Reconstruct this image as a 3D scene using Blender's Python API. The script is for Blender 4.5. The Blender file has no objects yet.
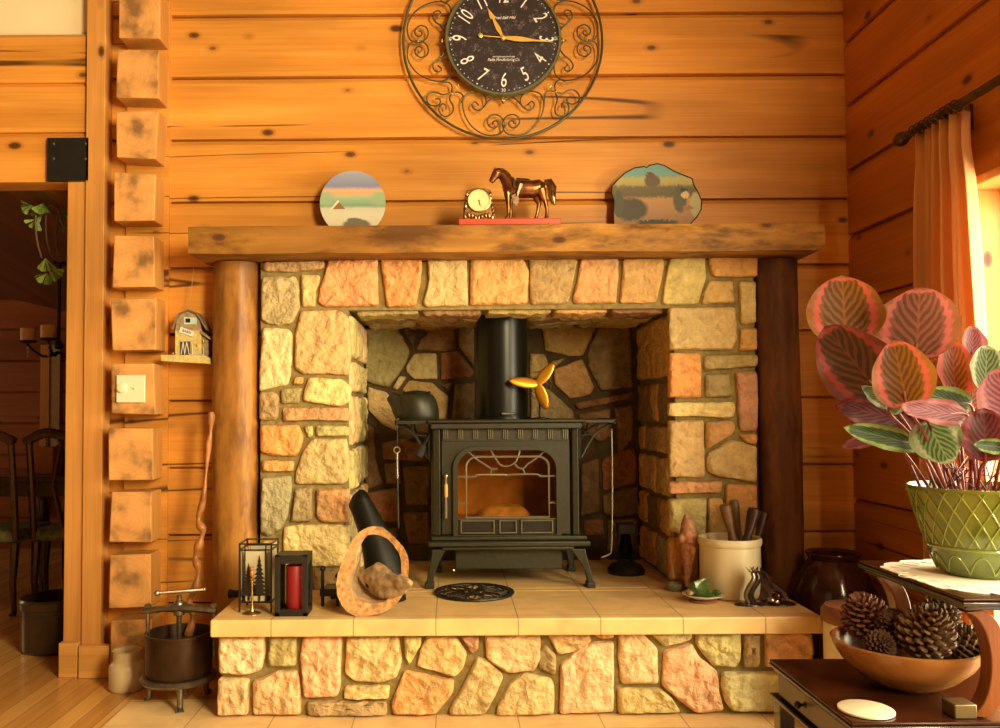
import bpy, bmesh, math, random
from mathutils import Vector, Matrix, noise
random.seed(7)
C = bpy.context.scene.collection
PI = math.pi
F = 830.0
CX, CY = 450.0, 383.0
CAMZ = 1.155
PITCH, ROLL = math.radians(2.0), math.radians(-0.35)
RM = (Matrix.Rotation(PI/2 + PITCH, 3, 'X') @ Matrix.Rotation(ROLL, 3, 'Z'))
CAM = Vector((0, 0, CAMZ))
HZ = 0.385          # hearth top
YS = 3.65           # stone face
YW = 3.78           # log wall face

def ray(u, v): return RM @ Vector(((u-CX)/F, -(v-CY)/F, -1))
def P(u, v, Y): d = ray(u, v); return CAM + d*(Y/d.y)
def PX(u, v, X): d = ray(u, v); return CAM + d*(X/d.x)
def PZ(u, v, Z): d = ray(u, v); return CAM + d*((Z-CAMZ)/d.z)

# ------------------------------------------------------------------ materials
def nodes(name):
    m = bpy.data.materials.new(name); m.use_nodes = True
    nt = m.node_tree; b = nt.nodes['Principled BSDF']
    return m, nt, b
def N(nt, t, **k):
    n = nt.nodes.new(t)
    for a, v in k.items(): setattr(n, a, v)
    return n
def ramp(nt, stops):
    r = N(nt, 'ShaderNodeValToRGB'); e = r.color_ramp.elements
    while len(e) < len(stops): e.new(0.5)
    for i, (p, c) in enumerate(stops):
        e[i].position = p; e[i].color = (c, c, c, 1) if isinstance(c, (int, float)) else (*c, 1)
    return r
def mixc(nt, fac, a, b, mode='MIX'):
    n = N(nt, 'ShaderNodeMix', data_type='RGBA', blend_type=mode)
    for s, v in ((0, fac), (6, a), (7, b)):
        if hasattr(v, 'links'): nt.links.new(v, n.inputs[s])
        elif isinstance(v, (int, float)): n.inputs[s].default_value = v
        else: n.inputs[s].default_value = (*v, 1)
    return n.outputs[2]
def M(name, col, rough=.5, metal=0, var=.12, scale=30, bump=0.0, bscale=None, coat=0, spec=.5, trans=0, sub=0):
    m, nt, b = nodes(name); L = nt.links
    tc = N(nt, 'ShaderNodeTexCoord'); no = N(nt, 'ShaderNodeTexNoise'); no.inputs['Scale'].default_value = scale; no.inputs['Detail'].default_value = 5
    L.new(tc.outputs['Object'], no.inputs['Vector'])
    r = ramp(nt, [(.3, tuple(c*(1-var) for c in col)), (.7, tuple(min(1, c*(1+var)) for c in col))])
    L.new(no.outputs['Fac'], r.inputs['Fac']); L.new(r.outputs['Color'], b.inputs['Base Color'])
    b.inputs['Roughness'].default_value = rough; b.inputs['Metallic'].default_value = metal
    b.inputs['Specular IOR Level'].default_value = spec
    b.inputs['Coat Weight'].default_value = coat; b.inputs['Transmission Weight'].default_value = trans
    if bump:
        n2 = N(nt, 'ShaderNodeTexNoise'); n2.inputs['Scale'].default_value = bscale or scale; n2.inputs['Detail'].default_value = 6
        L.new(tc.outputs['Object'], n2.inputs['Vector'])
        bp = N(nt, 'ShaderNodeBump'); bp.inputs['Strength'].default_value = bump; bp.inputs['Distance'].default_value = .01
        L.new(n2.outputs['Fac'], bp.inputs['Height']); L.new(bp.outputs['Normal'], b.inputs['Normal'])
    return m
def wood(name, c1, c2, axis=0, rough=.42, knots=True, dark=(.10, .035, .01), cracks=.5, gs=1.0, course=None, bump=.15, patch=0):
    """grain runs along axis; knots, checks and per-log tone"""
    m, nt, b = nodes(name); L = nt.links
    tc = N(nt, 'ShaderNodeTexCoord')
    mp = N(nt, 'ShaderNodeMapping'); s = [14*gs]*3; s[axis] = .9*gs; mp.inputs['Scale'].default_value = s
    L.new(tc.outputs['Object'], mp.inputs['Vector'])
    n1 = N(nt, 'ShaderNodeTexNoise'); n1.inputs['Scale'].default_value = 1; n1.inputs['Detail'].default_value = 7; n1.inputs['Distortion'].default_value = .6
    L.new(mp.outputs['Vector'], n1.inputs['Vector'])
    r1 = ramp(nt, [(.3, c1), (.55, tuple((a+b_)/2 for a, b_ in zip(c1, c2))), (.72, c2)]); L.new(n1.outputs['Fac'], r1.inputs['Fac'])
    col = r1.outputs['Color']
    # fine grain
    mp2 = N(nt, 'ShaderNodeMapping'); s = [110*gs]*3; s[axis] = 2.2*gs; mp2.inputs['Scale'].default_value = s
    L.new(tc.outputs['Object'], mp2.inputs['Vector'])
    n2 = N(nt, 'ShaderNodeTexNoise'); n2.inputs['Scale'].default_value = 1; n2.inputs['Detail'].default_value = 4; L.new(mp2.outputs['Vector'], n2.inputs['Vector'])
    r2 = ramp(nt, [(.35, .88), (.6, 1.0)]); L.new(n2.outputs['Fac'], r2.inputs['Fac'])
    col = mixc(nt, 1.0, col, r2.outputs['Color'], 'MULTIPLY')
    n3 = N(nt, 'ShaderNodeTexNoise'); n3.inputs['Scale'].default_value = 1; n3.inputs['Detail'].default_value = 3; m3 = N(nt, 'ShaderNodeMapping'); s = [3.6]*3; s[axis] = .8; m3.inputs['Scale'].default_value = s; L.new(tc.outputs['Object'], m3.inputs['Vector']); L.new(m3.outputs['Vector'], n3.inputs['Vector'])
    r3 = ramp(nt, [(.35, .74), (.65, 1.1)]); L.new(n3.outputs['Fac'], r3.inputs['Fac'])
    col = mixc(nt, 1.0, col, r3.outputs['Color'], 'MULTIPLY')
    if patch:
        n6 = N(nt, 'ShaderNodeTexNoise'); n6.inputs['Scale'].default_value = 1; n6.inputs['Detail'].default_value = 8; n6.inputs['Roughness'].default_value = .65; m6 = N(nt, 'ShaderNodeMapping'); s = [11]*3; s[axis] = 3.2; m6.inputs['Scale'].default_value = s; L.new(tc.outputs['Object'], m6.inputs['Vector']); L.new(m6.outputs['Vector'], n6.inputs['Vector'])
        r6 = ramp(nt, [(.44, 0), (.62, patch)]); L.new(n6.outputs['Fac'], r6.inputs['Fac']); col = mixc(nt, r6.outputs['Color'], col, tuple(q*.5 for q in c1))
    if knots:
        mk = N(nt, 'ShaderNodeMapping'); s = [6.2]*3; s[axis] = 3.4; mk.inputs['Scale'].default_value = s; mk.inputs['Location'].default_value = (.3, .7, .13)
        L.new(tc.outputs['Object'], mk.inputs['Vector'])
        v = N(nt, 'ShaderNodeTexVoronoi'); v.inputs['Scale'].default_value = 1; L.new(mk.outputs['Vector'], v.inputs['Vector'])
        rk = ramp(nt, [(0.055, 1), (.095, .75), (.105, .3), (.17, 0)]); L.new(v.outputs['Distance'], rk.inputs['Fac'])
        col = mixc(nt, rk.outputs['Color'], col, dark)
    if cracks:
        mc = N(nt, 'ShaderNodeMapping'); s = [4.2]*3; s[axis] = .16; mc.inputs['Scale'].default_value = s
        L.new(tc.outputs['Object'], mc.inputs['Vector'])
        n4 = N(nt, 'ShaderNodeTexNoise'); n4.inputs['Scale'].default_value = 1; n4.inputs['Detail'].default_value = 1.6; L.new(mc.outputs['Vector'], n4.inputs['Vector'])
        rc = ramp(nt, [(.492, 0), (.4975, 1), (.5025, 1), (.508, 0)]); L.new(n4.outputs['Fac'], rc.inputs['Fac'])
        n5 = N(nt, 'ShaderNodeTexNoise'); n5.inputs['Scale'].default_value = 1.4; n5.inputs['Detail'].default_value = 1; L.new(tc.outputs['Object'], n5.inputs['Vector'])
        r5 = ramp(nt, [(.52, 0), (.58, cracks)]); L.new(n5.outputs['Fac'], r5.inputs['Fac'])
        f = mixc(nt, 1.0, rc.outputs['Color'], r5.outputs['Color'], 'MULTIPLY')
        col = mixc(nt, f, col, tuple(c*.35 for c in dark))
    L.new(col, b.inputs['Base Color']); b.inputs['Roughness'].default_value = rough; b.inputs['Specular IOR Level'].default_value = .3
    bp = N(nt, 'ShaderNodeBump'); bp.inputs['Strength'].default_value = bump; bp.inputs['Distance'].default_value = .004
    L.new(n2.outputs['Fac'], bp.inputs['Height']); L.new(bp.outputs['Normal'], b.inputs['Normal'])
    return m
def endgrain(name):
    m, nt, b = nodes(name); L = nt.links
    tc = N(nt, 'ShaderNodeTexCoord'); mp = N(nt, 'ShaderNodeMapping'); mp.inputs['Scale'].default_value = (1, .05, 1); mp.inputs['Location'].default_value = (.02, 0, .015)
    L.new(tc.outputs['Object'], mp.inputs['Vector'])
    w = N(nt, 'ShaderNodeTexWave', wave_type='RINGS', rings_direction='SPHERICAL'); w.inputs['Scale'].default_value = 17; w.inputs['Distortion'].default_value = 4; w.inputs['Detail'].default_value = 3; w.inputs['Detail Scale'].default_value = 2
    L.new(mp.outputs['Vector'], w.inputs['Vector'])
    r = ramp(nt, [(.1, (.68, .335, .10)), (.8, (.71, .355, .108))]); L.new(w.outputs['Fac'], r.inputs['Fac'])
    n = N(nt, 'ShaderNodeTexNoise'); n.inputs['Scale'].default_value = 9; n.inputs['Detail'].default_value = 6
    oi = N(nt, 'ShaderNodeObjectInfo'); ad = N(nt, 'ShaderNodeVectorMath', operation='ADD'); L.new(tc.outputs['Object'], ad.inputs[0]); L.new(oi.outputs['Location'], ad.inputs[1]); L.new(ad.outputs[0], n.inputs['Vector'])
    r2 = ramp(nt, [(.34, .34), (.5, .88), (.7, 1.1)]); L.new(n.outputs['Fac'], r2.inputs['Fac'])
    col = mixc(nt, 1.0, r.outputs['Color'], r2.outputs['Color'], 'MULTIPLY')
    L.new(col, b.inputs['Base Color']); b.inputs['Roughness'].default_value = .6
    return m
def stone_mat():
    m, nt, b = nodes('field_stone'); L = nt.links
    at = N(nt, 'ShaderNodeAttribute', attribute_name='stone_colour'); tc = N(nt, 'ShaderNodeTexCoord')
    n = N(nt, 'ShaderNodeTexNoise'); n.inputs['Scale'].default_value = 24; n.inputs['Detail'].default_value = 10; n.inputs['Roughness'].default_value = .7; L.new(tc.outputs['Object'], n.inputs['Vector'])
    r = ramp(nt, [(.28, .62), (.5, .97), (.72, 1.18)]); L.new(n.outputs['Fac'], r.inputs['Fac'])
    col = mixc(nt, 1.0, at.outputs['Color'], r.outputs['Color'], 'MULTIPLY')
    n2 = N(nt, 'ShaderNodeTexNoise'); n2.inputs['Scale'].default_value = 5; n2.inputs['Detail'].default_value = 3; n2.inputs['Distortion'].default_value = 1; L.new(tc.outputs['Object'], n2.inputs['Vector'])
    r2 = ramp(nt, [(.5, 0), (.68, .3)]); L.new(n2.outputs['Fac'], r2.inputs['Fac'])
    col = mixc(nt, r2.outputs['Color'], col, (.42, .33, .16))
    L.new(col, b.inputs['Base Color']); b.inputs['Roughness'].default_value = .72; b.inputs['Specular IOR Level'].default_value = .3
    n3 = N(nt, 'ShaderNodeTexNoise'); n3.inputs['Scale'].default_value = 38; n3.inputs['Detail'].default_value = 8; L.new(tc.outputs['Object'], n3.inputs['Vector'])
    bp = N(nt, 'ShaderNodeBump'); bp.inputs['Strength'].default_value = 1; bp.inputs['Distance'].default_value = .02
    L.new(n3.outputs['Fac'], bp.inputs['Height']); L.new(bp.outputs['Normal'], b.inputs['Normal'])
    return m
def tile_mat(name, x0, y0, t, c=(.80, .55, .25)):
    m, nt, b = nodes(name); L = nt.links
    g = N(nt, 'ShaderNodeNewGeometry'); mp = N(nt, 'ShaderNodeMapping'); mp.inputs['Location'].default_value = (-x0/t, -y0/t, 0); mp.inputs['Scale'].default_value = (1/t, 1/t, 1)
    L.new(g.outputs['Position'], mp.inputs['Vector'])
    sp = N(nt, 'ShaderNodeSeparateXYZ'); L.new(mp.outputs['Vector'], sp.inputs[0])
    outs = []
    for k in 'XY':
        fr = N(nt, 'ShaderNodeMath', operation='FRACT'); L.new(sp.outputs[k], fr.inputs[0])
        su = N(nt, 'ShaderNodeMath', operation='SUBTRACT'); L.new(fr.outputs[0], su.inputs[0]); su.inputs[1].default_value = .5
        ab = N(nt, 'ShaderNodeMath', operation='ABSOLUTE'); L.new(su.outputs[0], ab.inputs[0])
        gt = N(nt, 'ShaderNodeMath', operation='GREATER_THAN'); L.new(ab.outputs[0], gt.inputs[0]); gt.inputs[1].default_value = .5-.0022/t
        outs.append(gt)
    mx = N(nt, 'ShaderNodeMath', operation='MAXIMUM'); L.new(outs[0].outputs[0], mx.inputs[0]); L.new(outs[1].outputs[0], mx.inputs[1])
    n = N(nt, 'ShaderNodeTexNoise'); n.inputs['Scale'].default_value = 7; n.inputs['Detail'].default_value = 6; n.inputs['Distortion'].default_value = .8; L.new(g.outputs['Position'], n.inputs['Vector'])
    r = ramp(nt, [(.3, tuple(a*.82 for a in c)), (.7, tuple(min(1, a*1.1) for a in c))]); L.new(n.outputs['Fac'], r.inputs['Fac'])
    col = mixc(nt, mx.outputs[0], r.outputs['Color'], tuple(a*.45 for a in c))
    L.new(col, b.inputs['Base Color']); b.inputs['Roughness'].default_value = .42
    return m
def plank_mat(name, c1, c2, w, axis=0, rough=.25):
    """boards across axis 'axis' of width w, running along Y"""
    m, nt, b = nodes(name); L = nt.links
    g = N(nt, 'ShaderNodeNewGeometry'); sp = N(nt, 'ShaderNodeSeparateXYZ'); L.new(g.outputs['Position'], sp.inputs[0])
    dv = N(nt, 'ShaderNodeMath', operation='DIVIDE'); L.new(sp.outputs['X'], dv.inputs[0]); dv.inputs[1].default_value = w
    fl = N(nt, 'ShaderNodeMath', operation='FLOOR'); L.new(dv.outputs[0], fl.inputs[0])
    fr = N(nt, 'ShaderNodeMath', operation='FRACT'); L.new(dv.outputs[0], fr.inputs[0])
    wn = N(nt, 'ShaderNodeTexWhiteNoise', noise_dimensions='1D'); L.new(fl.outputs[0], wn.inputs['W'])
    mp = N(nt, 'ShaderNodeMapping'); mp.inputs['Scale'].default_value = (40, 1.6, 1); L.new(g.outputs['Position'], mp.inputs['Vector'])
    n = N(nt, 'ShaderNodeTexNoise'); n.inputs['Scale'].default_value = 1; n.inputs['Detail'].default_value = 6; L.new(mp.outputs['Vector'], n.inputs['Vector'])
    ad = N(nt, 'ShaderNodeMath', operation='ADD'); L.new(wn.outputs['Value'], ad.inputs[0]); L.new(n.outputs['Fac'], ad.inputs[1])
    hf = N(nt, 'ShaderNodeMath', operation='MULTIPLY'); L.new(ad.outputs[0], hf.inputs[0]); hf.inputs[1].default_value = .5
    r = ramp(nt, [(.2, c1), (.8, c2)]); L.new(hf.outputs[0], r.inputs['Fac'])
    lt = N(nt, 'ShaderNodeMath', operation='LESS_THAN'); L.new(fr.outputs[0], lt.inputs[0]); lt.inputs[1].default_value = .025
    col = mixc(nt, lt.outputs[0], r.outputs['Color'], tuple(a*.35 for a in c1))
    L.new(col, b.inputs['Base Color']); b.inputs['Roughness'].default_value = rough
    return m
def glass_mat(name, tint=(1, 1, 1), refl=.12):
    m, nt, b = nodes(name); L = nt.links; nt.nodes.remove(b)
    t = N(nt, 'ShaderNodeBsdfTransparent'); t.inputs[0].default_value = (*tint, 1)
    g = N(nt, 'ShaderNodeBsdfGlossy'); g.inputs['Roughness'].default_value = .04
    mx = N(nt, 'ShaderNodeMixShader'); lw = N(nt, 'ShaderNodeLayerWeight'); lw.inputs[0].default_value = refl
    L.new(lw.outputs['Fresnel'], mx.inputs[0]); L.new(t.outputs[0], mx.inputs[1]); L.new(g.outputs[0], mx.inputs[2])
    L.new(mx.outputs[0], nt.nodes['Material Output'].inputs[0])
    return m

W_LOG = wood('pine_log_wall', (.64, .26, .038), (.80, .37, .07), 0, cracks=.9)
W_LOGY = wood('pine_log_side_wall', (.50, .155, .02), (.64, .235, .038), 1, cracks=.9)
W_TRIM = wood('pine_trim', (.60, .27, .065), (.74, .37, .10), 2, cracks=0)
W_POST = wood('peeled_log', (.40, .16, .03), (.78, .40, .08), 2, gs=.45, rough=.4, cracks=.3, patch=.95)
W_POST_SHADE = wood('shade_toned_log', (.11, .035, .010), (.34, .13, .03), 2, gs=.45, rough=.75, cracks=.3, patch=.8)  # peeled log again, with the shade of the right corner put into its colour
W_MANT = wood('rough_mantel_wood', (.20, .075, .010), (.60, .29, .045), 0, gs=.5, rough=.6, cracks=.8, patch=.9)
W_END = endgrain('log_end_grain')
STONE = stone_mat()
MORTAR = M('olive_mortar', (.26, .20, .065), .9, var=.25, scale=40, bump=.5, bscale=60)
IRON = M('cast_iron_green_black', (.028, .027, .013), .42, .2, var=.2, scale=60, bump=.08, bscale=250)
IRON2 = M('black_iron', (.022, .02, .018), .4, .5, var=.2)
BLACKP = M('black_gloss_enamel', (.005, .0055, .003), .32, 0, var=.1, spec=.35)
STEEL = M('brushed_steel', (.55, .52, .46), .3, 1)
GOLD = M('polished_brass', (.92, .56, .12), .35, .55, var=.05)
GOLDP = M('gold_anodised_blade', (.98, .50, .04), .32, .75, var=.04)
BRONZE = M('antique_bronze', (.38, .22, .10), .28, .95, var=.55, scale=60)
CREAM = M('cream_stoneware', (.80, .70, .42), .28, var=.05, scale=8, coat=.3)
BLK = M('black_painted_metal', (.012, .011, .010), .38, 0, var=.2)

# ------------------------------------------------------------------ mesh helpers
class MB:
    def __init__(s): s.bm = bmesh.new(); s.mi = 0
    def face(s, vs):
        try: f = s.bm.faces.new(vs); f.material_index = s.mi; return f
        except ValueError: return None
    def v(s, p): return s.bm.verts.new(p)
    def box(s, x0, x1, y0, y1, z0, z1, rot=None, c=None):
        pts = [Vector((x, y, z)) for x in (x0, x1) for y in (y0, y1) for z in (z0, z1)]
        if rot is not None:
            c = Vector(c) if c is not None else Vector(((x0+x1)/2, (y0+y1)/2, (z0+z1)/2))
            pts = [c + rot @ (p-c) for p in pts]
        v = [s.v(p) for p in pts]
        for q in ((0, 1, 3, 2), (4, 6, 7, 5), (0, 4, 5, 1), (2, 3, 7, 6), (0, 2, 6, 4), (1, 5, 7, 3)): s.face([v[i] for i in q])
        return s
    def tube(s, pts, r, n=8, closed=False, flat=1.0):
        pts = [Vector(p) for p in pts]; k = len(pts)
        if not isinstance(r, (list, tuple)): r = [r]*k
        rings = []; up = None
        for i, p in enumerate(pts):
            a = pts[(i-1) % k] if (closed or i) else p; b = pts[(i+1) % k] if (closed or i < k-1) else p
            t = (b-a); t = t.normalized() if t.length > 1e-9 else Vector((0, 0, 1))
            if up is None:
                up = t.orthogonal().normalized()
            up = (up - t*up.dot(t)); up = up.normalized() if up.length > 1e-6 else t.orthogonal().normalized()
            sd = t.cross(up)
            rings.append([s.v(p + (up*math.cos(2*PI*j/n) + sd*math.sin(2*PI*j/n)*flat)*r[i]) for j in range(n)])
        m = k if closed else k-1
        for i in range(m):
            A, B = rings[i], rings[(i+1) % k]
            for j in range(n): s.face([A[j], A[(j+1) % n], B[(j+1) % n], B[j]])
        if not closed:
            s.face(list(reversed(rings[0]))); s.face(rings[-1])
        return s
    def lathe(s, prof, c=(0, 0, 0), n=32, rot=None, caps=True, sq=1.0):
        c = Vector(c); rings = []
        for r, z in prof:
            ring = []
            for j in range(n):
                p = Vector((r*math.cos(2*PI*j/n), r*math.sin(2*PI*j/n)*sq, z))
                if rot is not None: p = rot @ p
                ring.append(s.v(c+p))
            rings.append(ring)
        for A, B in zip(rings, rings[1:]):
            for j in range(n): s.face([A[j], A[(j+1) % n], B[(j+1) % n], B[j]])
        if caps: s.face(list(reversed(rings[0]))); s.face(rings[-1])
        return s
    def prism(s, pts, vec):
        vec = Vector(vec); a = [s.v(Vector(p)) for p in pts]; b = [s.v(Vector(p)+vec) for p in pts]; n = len(pts)
        s.face(a); s.face(list(reversed(b)))
        for i in range(n): s.face([a[i], b[i], b[(i+1) % n], a[(i+1) % n]])
        return s
    def ball(s, c, r, n=14, rot=None):
        if not isinstance(r, (list, tuple)): r = (r, r, r)
        c = Vector(c); h = max(4, n//2); top = None
        rings = []
        for i in range(1, h):
            a = PI*i/h
            ring = []
            for j in range(n):
                p = Vector((r[0]*math.sin(a)*math.cos(2*PI*j/n), r[1]*math.sin(a)*math.sin(2*PI*j/n), -r[2]*math.cos(a)))
                if rot is not None: p = rot @ p
                ring.append(s.v(c+p))
            rings.append(ring)
        pb = Vector((0, 0, -r[2])); pt = Vector((0, 0, r[2]))
        if rot is not None: pb = rot @ pb; pt = rot @ pt
        b = s.v(c+pb); t = s.v(c+pt)
        for j in range(n):
            s.face([b, rings[0][(j+1) % n], rings[0][j]]); s.face([t, rings[-1][j], rings[-1][(j+1) % n]])
        for A, B in zip(rings, rings[1:]):
            for j in range(n): s.face([A[j], A[(j+1) % n], B[(j+1) % n], B[j]])
        return s
    def build(s, name, mats, parent=None, smooth=True, bevel=0, angle=38, origin=None, rem=0, solid=0):
        bm = s.bm
        bmesh.ops.recalc_face_normals(bm, faces=bm.faces[:])
        if parent is not None: off = wloc(parent)
        elif origin is not None: off = Vector(origin)
        else:
            xs = [v.co for v in bm.verts]
            off = Vector(((min(p.x for p in xs)+max(p.x for p in xs))/2, (min(p.y for p in xs)+max(p.y for p in xs))/2, min(p.z for p in xs)))
        bmesh.ops.translate(bm, verts=bm.verts[:], vec=-off)
        me = bpy.data.meshes.new(name); bm.to_mesh(me); bm.free()
        if not isinstance(mats, (list, tuple)): mats = [mats]
        for m in mats: me.materials.append(m)
        if smooth:
            me.polygons.foreach_set('use_smooth', [True]*len(me.polygons)); me.set_sharp_from_angle(angle=math.radians(angle))
        o = bpy.data.objects.new(name, me); C.objects.link(o)
        if parent is not None: o.parent = parent
        else: o.location = off
        if solid:
            k = o.modifiers.new('thick', 'SOLIDIFY'); k.thickness = solid; k.offset = 0
        if rem:
            k = o.modifiers.new('rem', 'REMESH'); k.mode = 'VOXEL'; k.voxel_size = rem; k.use_smooth_shade = True
            k = o.modifiers.new('sm', 'SMOOTH'); k.iterations = 3
        if bevel:
            k = o.modifiers.new('bev', 'BEVEL'); k.width = bevel; k.segments = 2; k.limit_method = 'ANGLE'; k.angle_limit = math.radians(40)
        return o
def wloc(o):
    p = Vector(o.location)
    while o.parent: o = o.parent; p += Vector(o.location)
    return p
def tag(o, label, cat, group=None):
    o['label'] = label; o['category'] = cat
    if group: o['group'] = group
    return o
def thing(name, loc, label, cat, group=None):
    o = bpy.data.objects.new(name, None); C.objects.link(o); o.location = loc; o.empty_display_size = .05
    return tag(o, label, cat, group)
def struct(o): o['kind'] = 'structure'; return o
def rotm(ax, deg): return Matrix.Rotation(math.radians(deg), 3, ax)
def smoothpath(pts, k=6, closed=False):
    pts = [Vector(p) for p in pts]; n = len(pts); out = []
    rng = range(n) if closed else range(n-1)
    for i in rng:
        if closed: a, b, c, d = pts[(i-1) % n], pts[i], pts[(i+1) % n], pts[(i+2) % n]
        else: a, b, c, d = pts[max(0, i-1)], pts[i], pts[i+1], pts[min(n-1, i+2)]
        for j in range(k):
            t = j/k
            out.append(.5*((2*b)+(c-a)*t+(2*a-5*b+4*c-d)*t*t+(-a+3*b-3*c+d)*t**3))
    if not closed: out.append(pts[-1])
    return out
def text_mesh(txt, size, extr=.0008, shear=.0, align='CENTER'):
    cu = bpy.data.curves.new('txt', 'FONT'); cu.body = txt; cu.size = size; cu.extrude = extr; cu.shear = shear
    cu.align_x = align; cu.align_y = 'CENTER'; cu.resolution_u = 4
    o = bpy.data.objects.new('txt', cu); C.objects.link(o)
    bpy.context.view_layer.update()
    me = bpy.data.meshes.new_from_object(o.evaluated_get(bpy.context.evaluated_depsgraph_get()))
    bpy.data.objects.remove(o); bpy.data.curves.remove(cu)
    return me
def add_text(mb, txt, size, c, rot=0, shear=0, extr=.0008, sx=1.0):
    """text facing -Y, centred at c, turned by rot degrees (counter-clockwise seen by the viewer)"""
    me = text_mesh(txt, size, extr, shear); mat = Matrix.Rotation(PI/2, 3, 'X') @ Matrix.Rotation(math.radians(rot), 3, 'Z'); c = Vector(c)
    vs = [mb.v(c + mat @ Vector((v.co.x*sx, v.co.y, v.co.z))) for v in me.vertices]
    for p in me.polygons: mb.face([vs[i] for i in p.vertices])
    bpy.data.meshes.remove(me)
def noisy(mb, amp, sc, seed=0):
    for v in mb.bm.verts:
        v.co += noise.noise_vector(v.co*sc + Vector((seed, seed*1.7, 0)))*amp

# ------------------------------------------------------------------ stones
TAN = (.76, .54, .24); OLV = (.48, .37, .15); PNK = (.76, .42, .17); ORG = (.80, .41, .13); CRM = (.90, .70, .34); BRN = (.32, .18, .07)
PTN = (.86, .57, .27); DRK = (.14, .09, .04); RED = (.38, .14, .05); OLY = (.70, .55, .22); PUR = (.60, .34, .19); GRY = (.52, .43, .20); GLD = (.72, .46, .15)
class Stones(MB):
    def __init__(s): super().__init__(); s.lay = s.bm.loops.layers.float_color.new('stone_colour'); s.k = 0
    def stone(s, pts, nrm, h, col, amp=None, shrink=0.0):
        """pts: ordered 3-D outline in a plane; nrm: outward"""
        s.k += 1; sd = s.k*3.7
        nrm = Vector(nrm).normalized(); pts = [Vector(p) for p in pts]
        cen = sum(pts, Vector())/len(pts)
        # densify with rounded corners
        out = []; n = len(pts)
        for i in range(n):
            a, b, c = pts[i-1], pts[i], pts[(i+1) % n]
            r1 = min(.012, (a-b).length*.3); r2 = min(.012, (c-b).length*.3)
            p0 = b+(a-b).normalized()*r1; p2 = b+(c-b).normalized()*r2
            for t in (0, .33, .67, 1): out.append(p0*(1-t)**2+b*2*t*(1-t)+p2*t*t)
            L = (c-b).length-r2-min(.012, (c-b).length*.3); m = int(L/.013)
            e = c+(b-c).normalized()*min(.012, (c-b).length*.3)
            for q in range(1, m): out.append(p2+(e-p2)*q/m)
        size = sum((p-cen).length for p in out)/len(out)
        edge = [p + noise.noise_vector(p*28+Vector((sd, 0, 0)))*.0028 for p in out]
        ring_def = [(1.0, -.02), (1.0, h*.55), (1-.005/size, h*.85), (1-.014/size, h)]
        r = 1-.014/size
        st = max(2, int(size/.015))
        for q in range(1, st): ring_def.append((r*(1-q/st), h))
        rings = []; ap = amp if amp is not None else min(.0062, h*.42)
        col = tuple(max(0, c*random.uniform(.9, 1.1)) for c in col)
        tilt = Vector((random.uniform(-1, 1), random.uniform(-1, 1), random.uniform(-1, 1)))*.035
        for qi, (sc, hh) in enumerate(ring_def):
            ring = []
            for p in edge:
                x = cen+(p-cen)*sc
                d = 0
                if qi >= 2:
                    d = ((noise.fractal(x*13+Vector((sd, sd, 0)), .7, 2.2, 6)*.8 - abs(noise.noise(x*21+Vector((0, sd, sd))))*.9 + .2))*ap*1.7 + (x-cen).dot(tilt)
                    if qi == 2: d *= .5
                ring.append(s.v(x+nrm*(hh+d)))
            rings.append(ring)
        faces = []
        for A, B in zip(rings, rings[1:]):
            for j in range(len(A)): faces.append(s.face([A[j], A[(j+1) % len(A)], B[(j+1) % len(A)], B[j]]))
        ct = s.v(cen+nrm*(h+noise.fractal(cen*14+Vector((sd, sd, 0)), .8, 2.1, 5)*ap*1.6)); R = rings[-1]
        for j in range(len(R)): faces.append(s.face([R[j], R[(j+1) % len(R)], ct]))
        for f in faces:
            if f:
                for l in f.loops: l[s.lay] = (*col, 1)
    def fill(s, o, ux, uy, w, hgt, nrm, h, cols, rows=None, gap=.014, rh=(.11, .2), cw=(.12, .26), seed=1):
        """irregular coursed rubble on the rectangle o + a*ux + b*uy"""
        R = random.Random(seed); o = Vector(o); ux = Vector(ux); uy = Vector(uy); b = 0
        while b < hgt-.03:
            hh = R.uniform(*rh)
            if hgt-b-hh < .08: hh = hgt-b
            a = 0
            while a < w-.02:
                ww = R.uniform(*cw)
                if w-a-ww < .07: ww = w-a
                j = lambda: R.uniform(0, gap*.8)
                g = gap/2
                cs = [(a+g+j(), b+g+j()), (a+ww*.5, b+g+j()), (a+ww-g-j(), b+g+j()), (a+ww-g-j(), b+hh*.5), (a+ww-g-j(), b+hh-g-j()), (a+ww*.5, b+hh-g-j()), (a+g+j(), b+hh-g-j()), (a+g+j(), b+hh*.6)]
                s.stone([o+ux*x+uy*y for x, y in cs], nrm, h, R.choice(cols))
                a += ww
            b += hh

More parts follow.
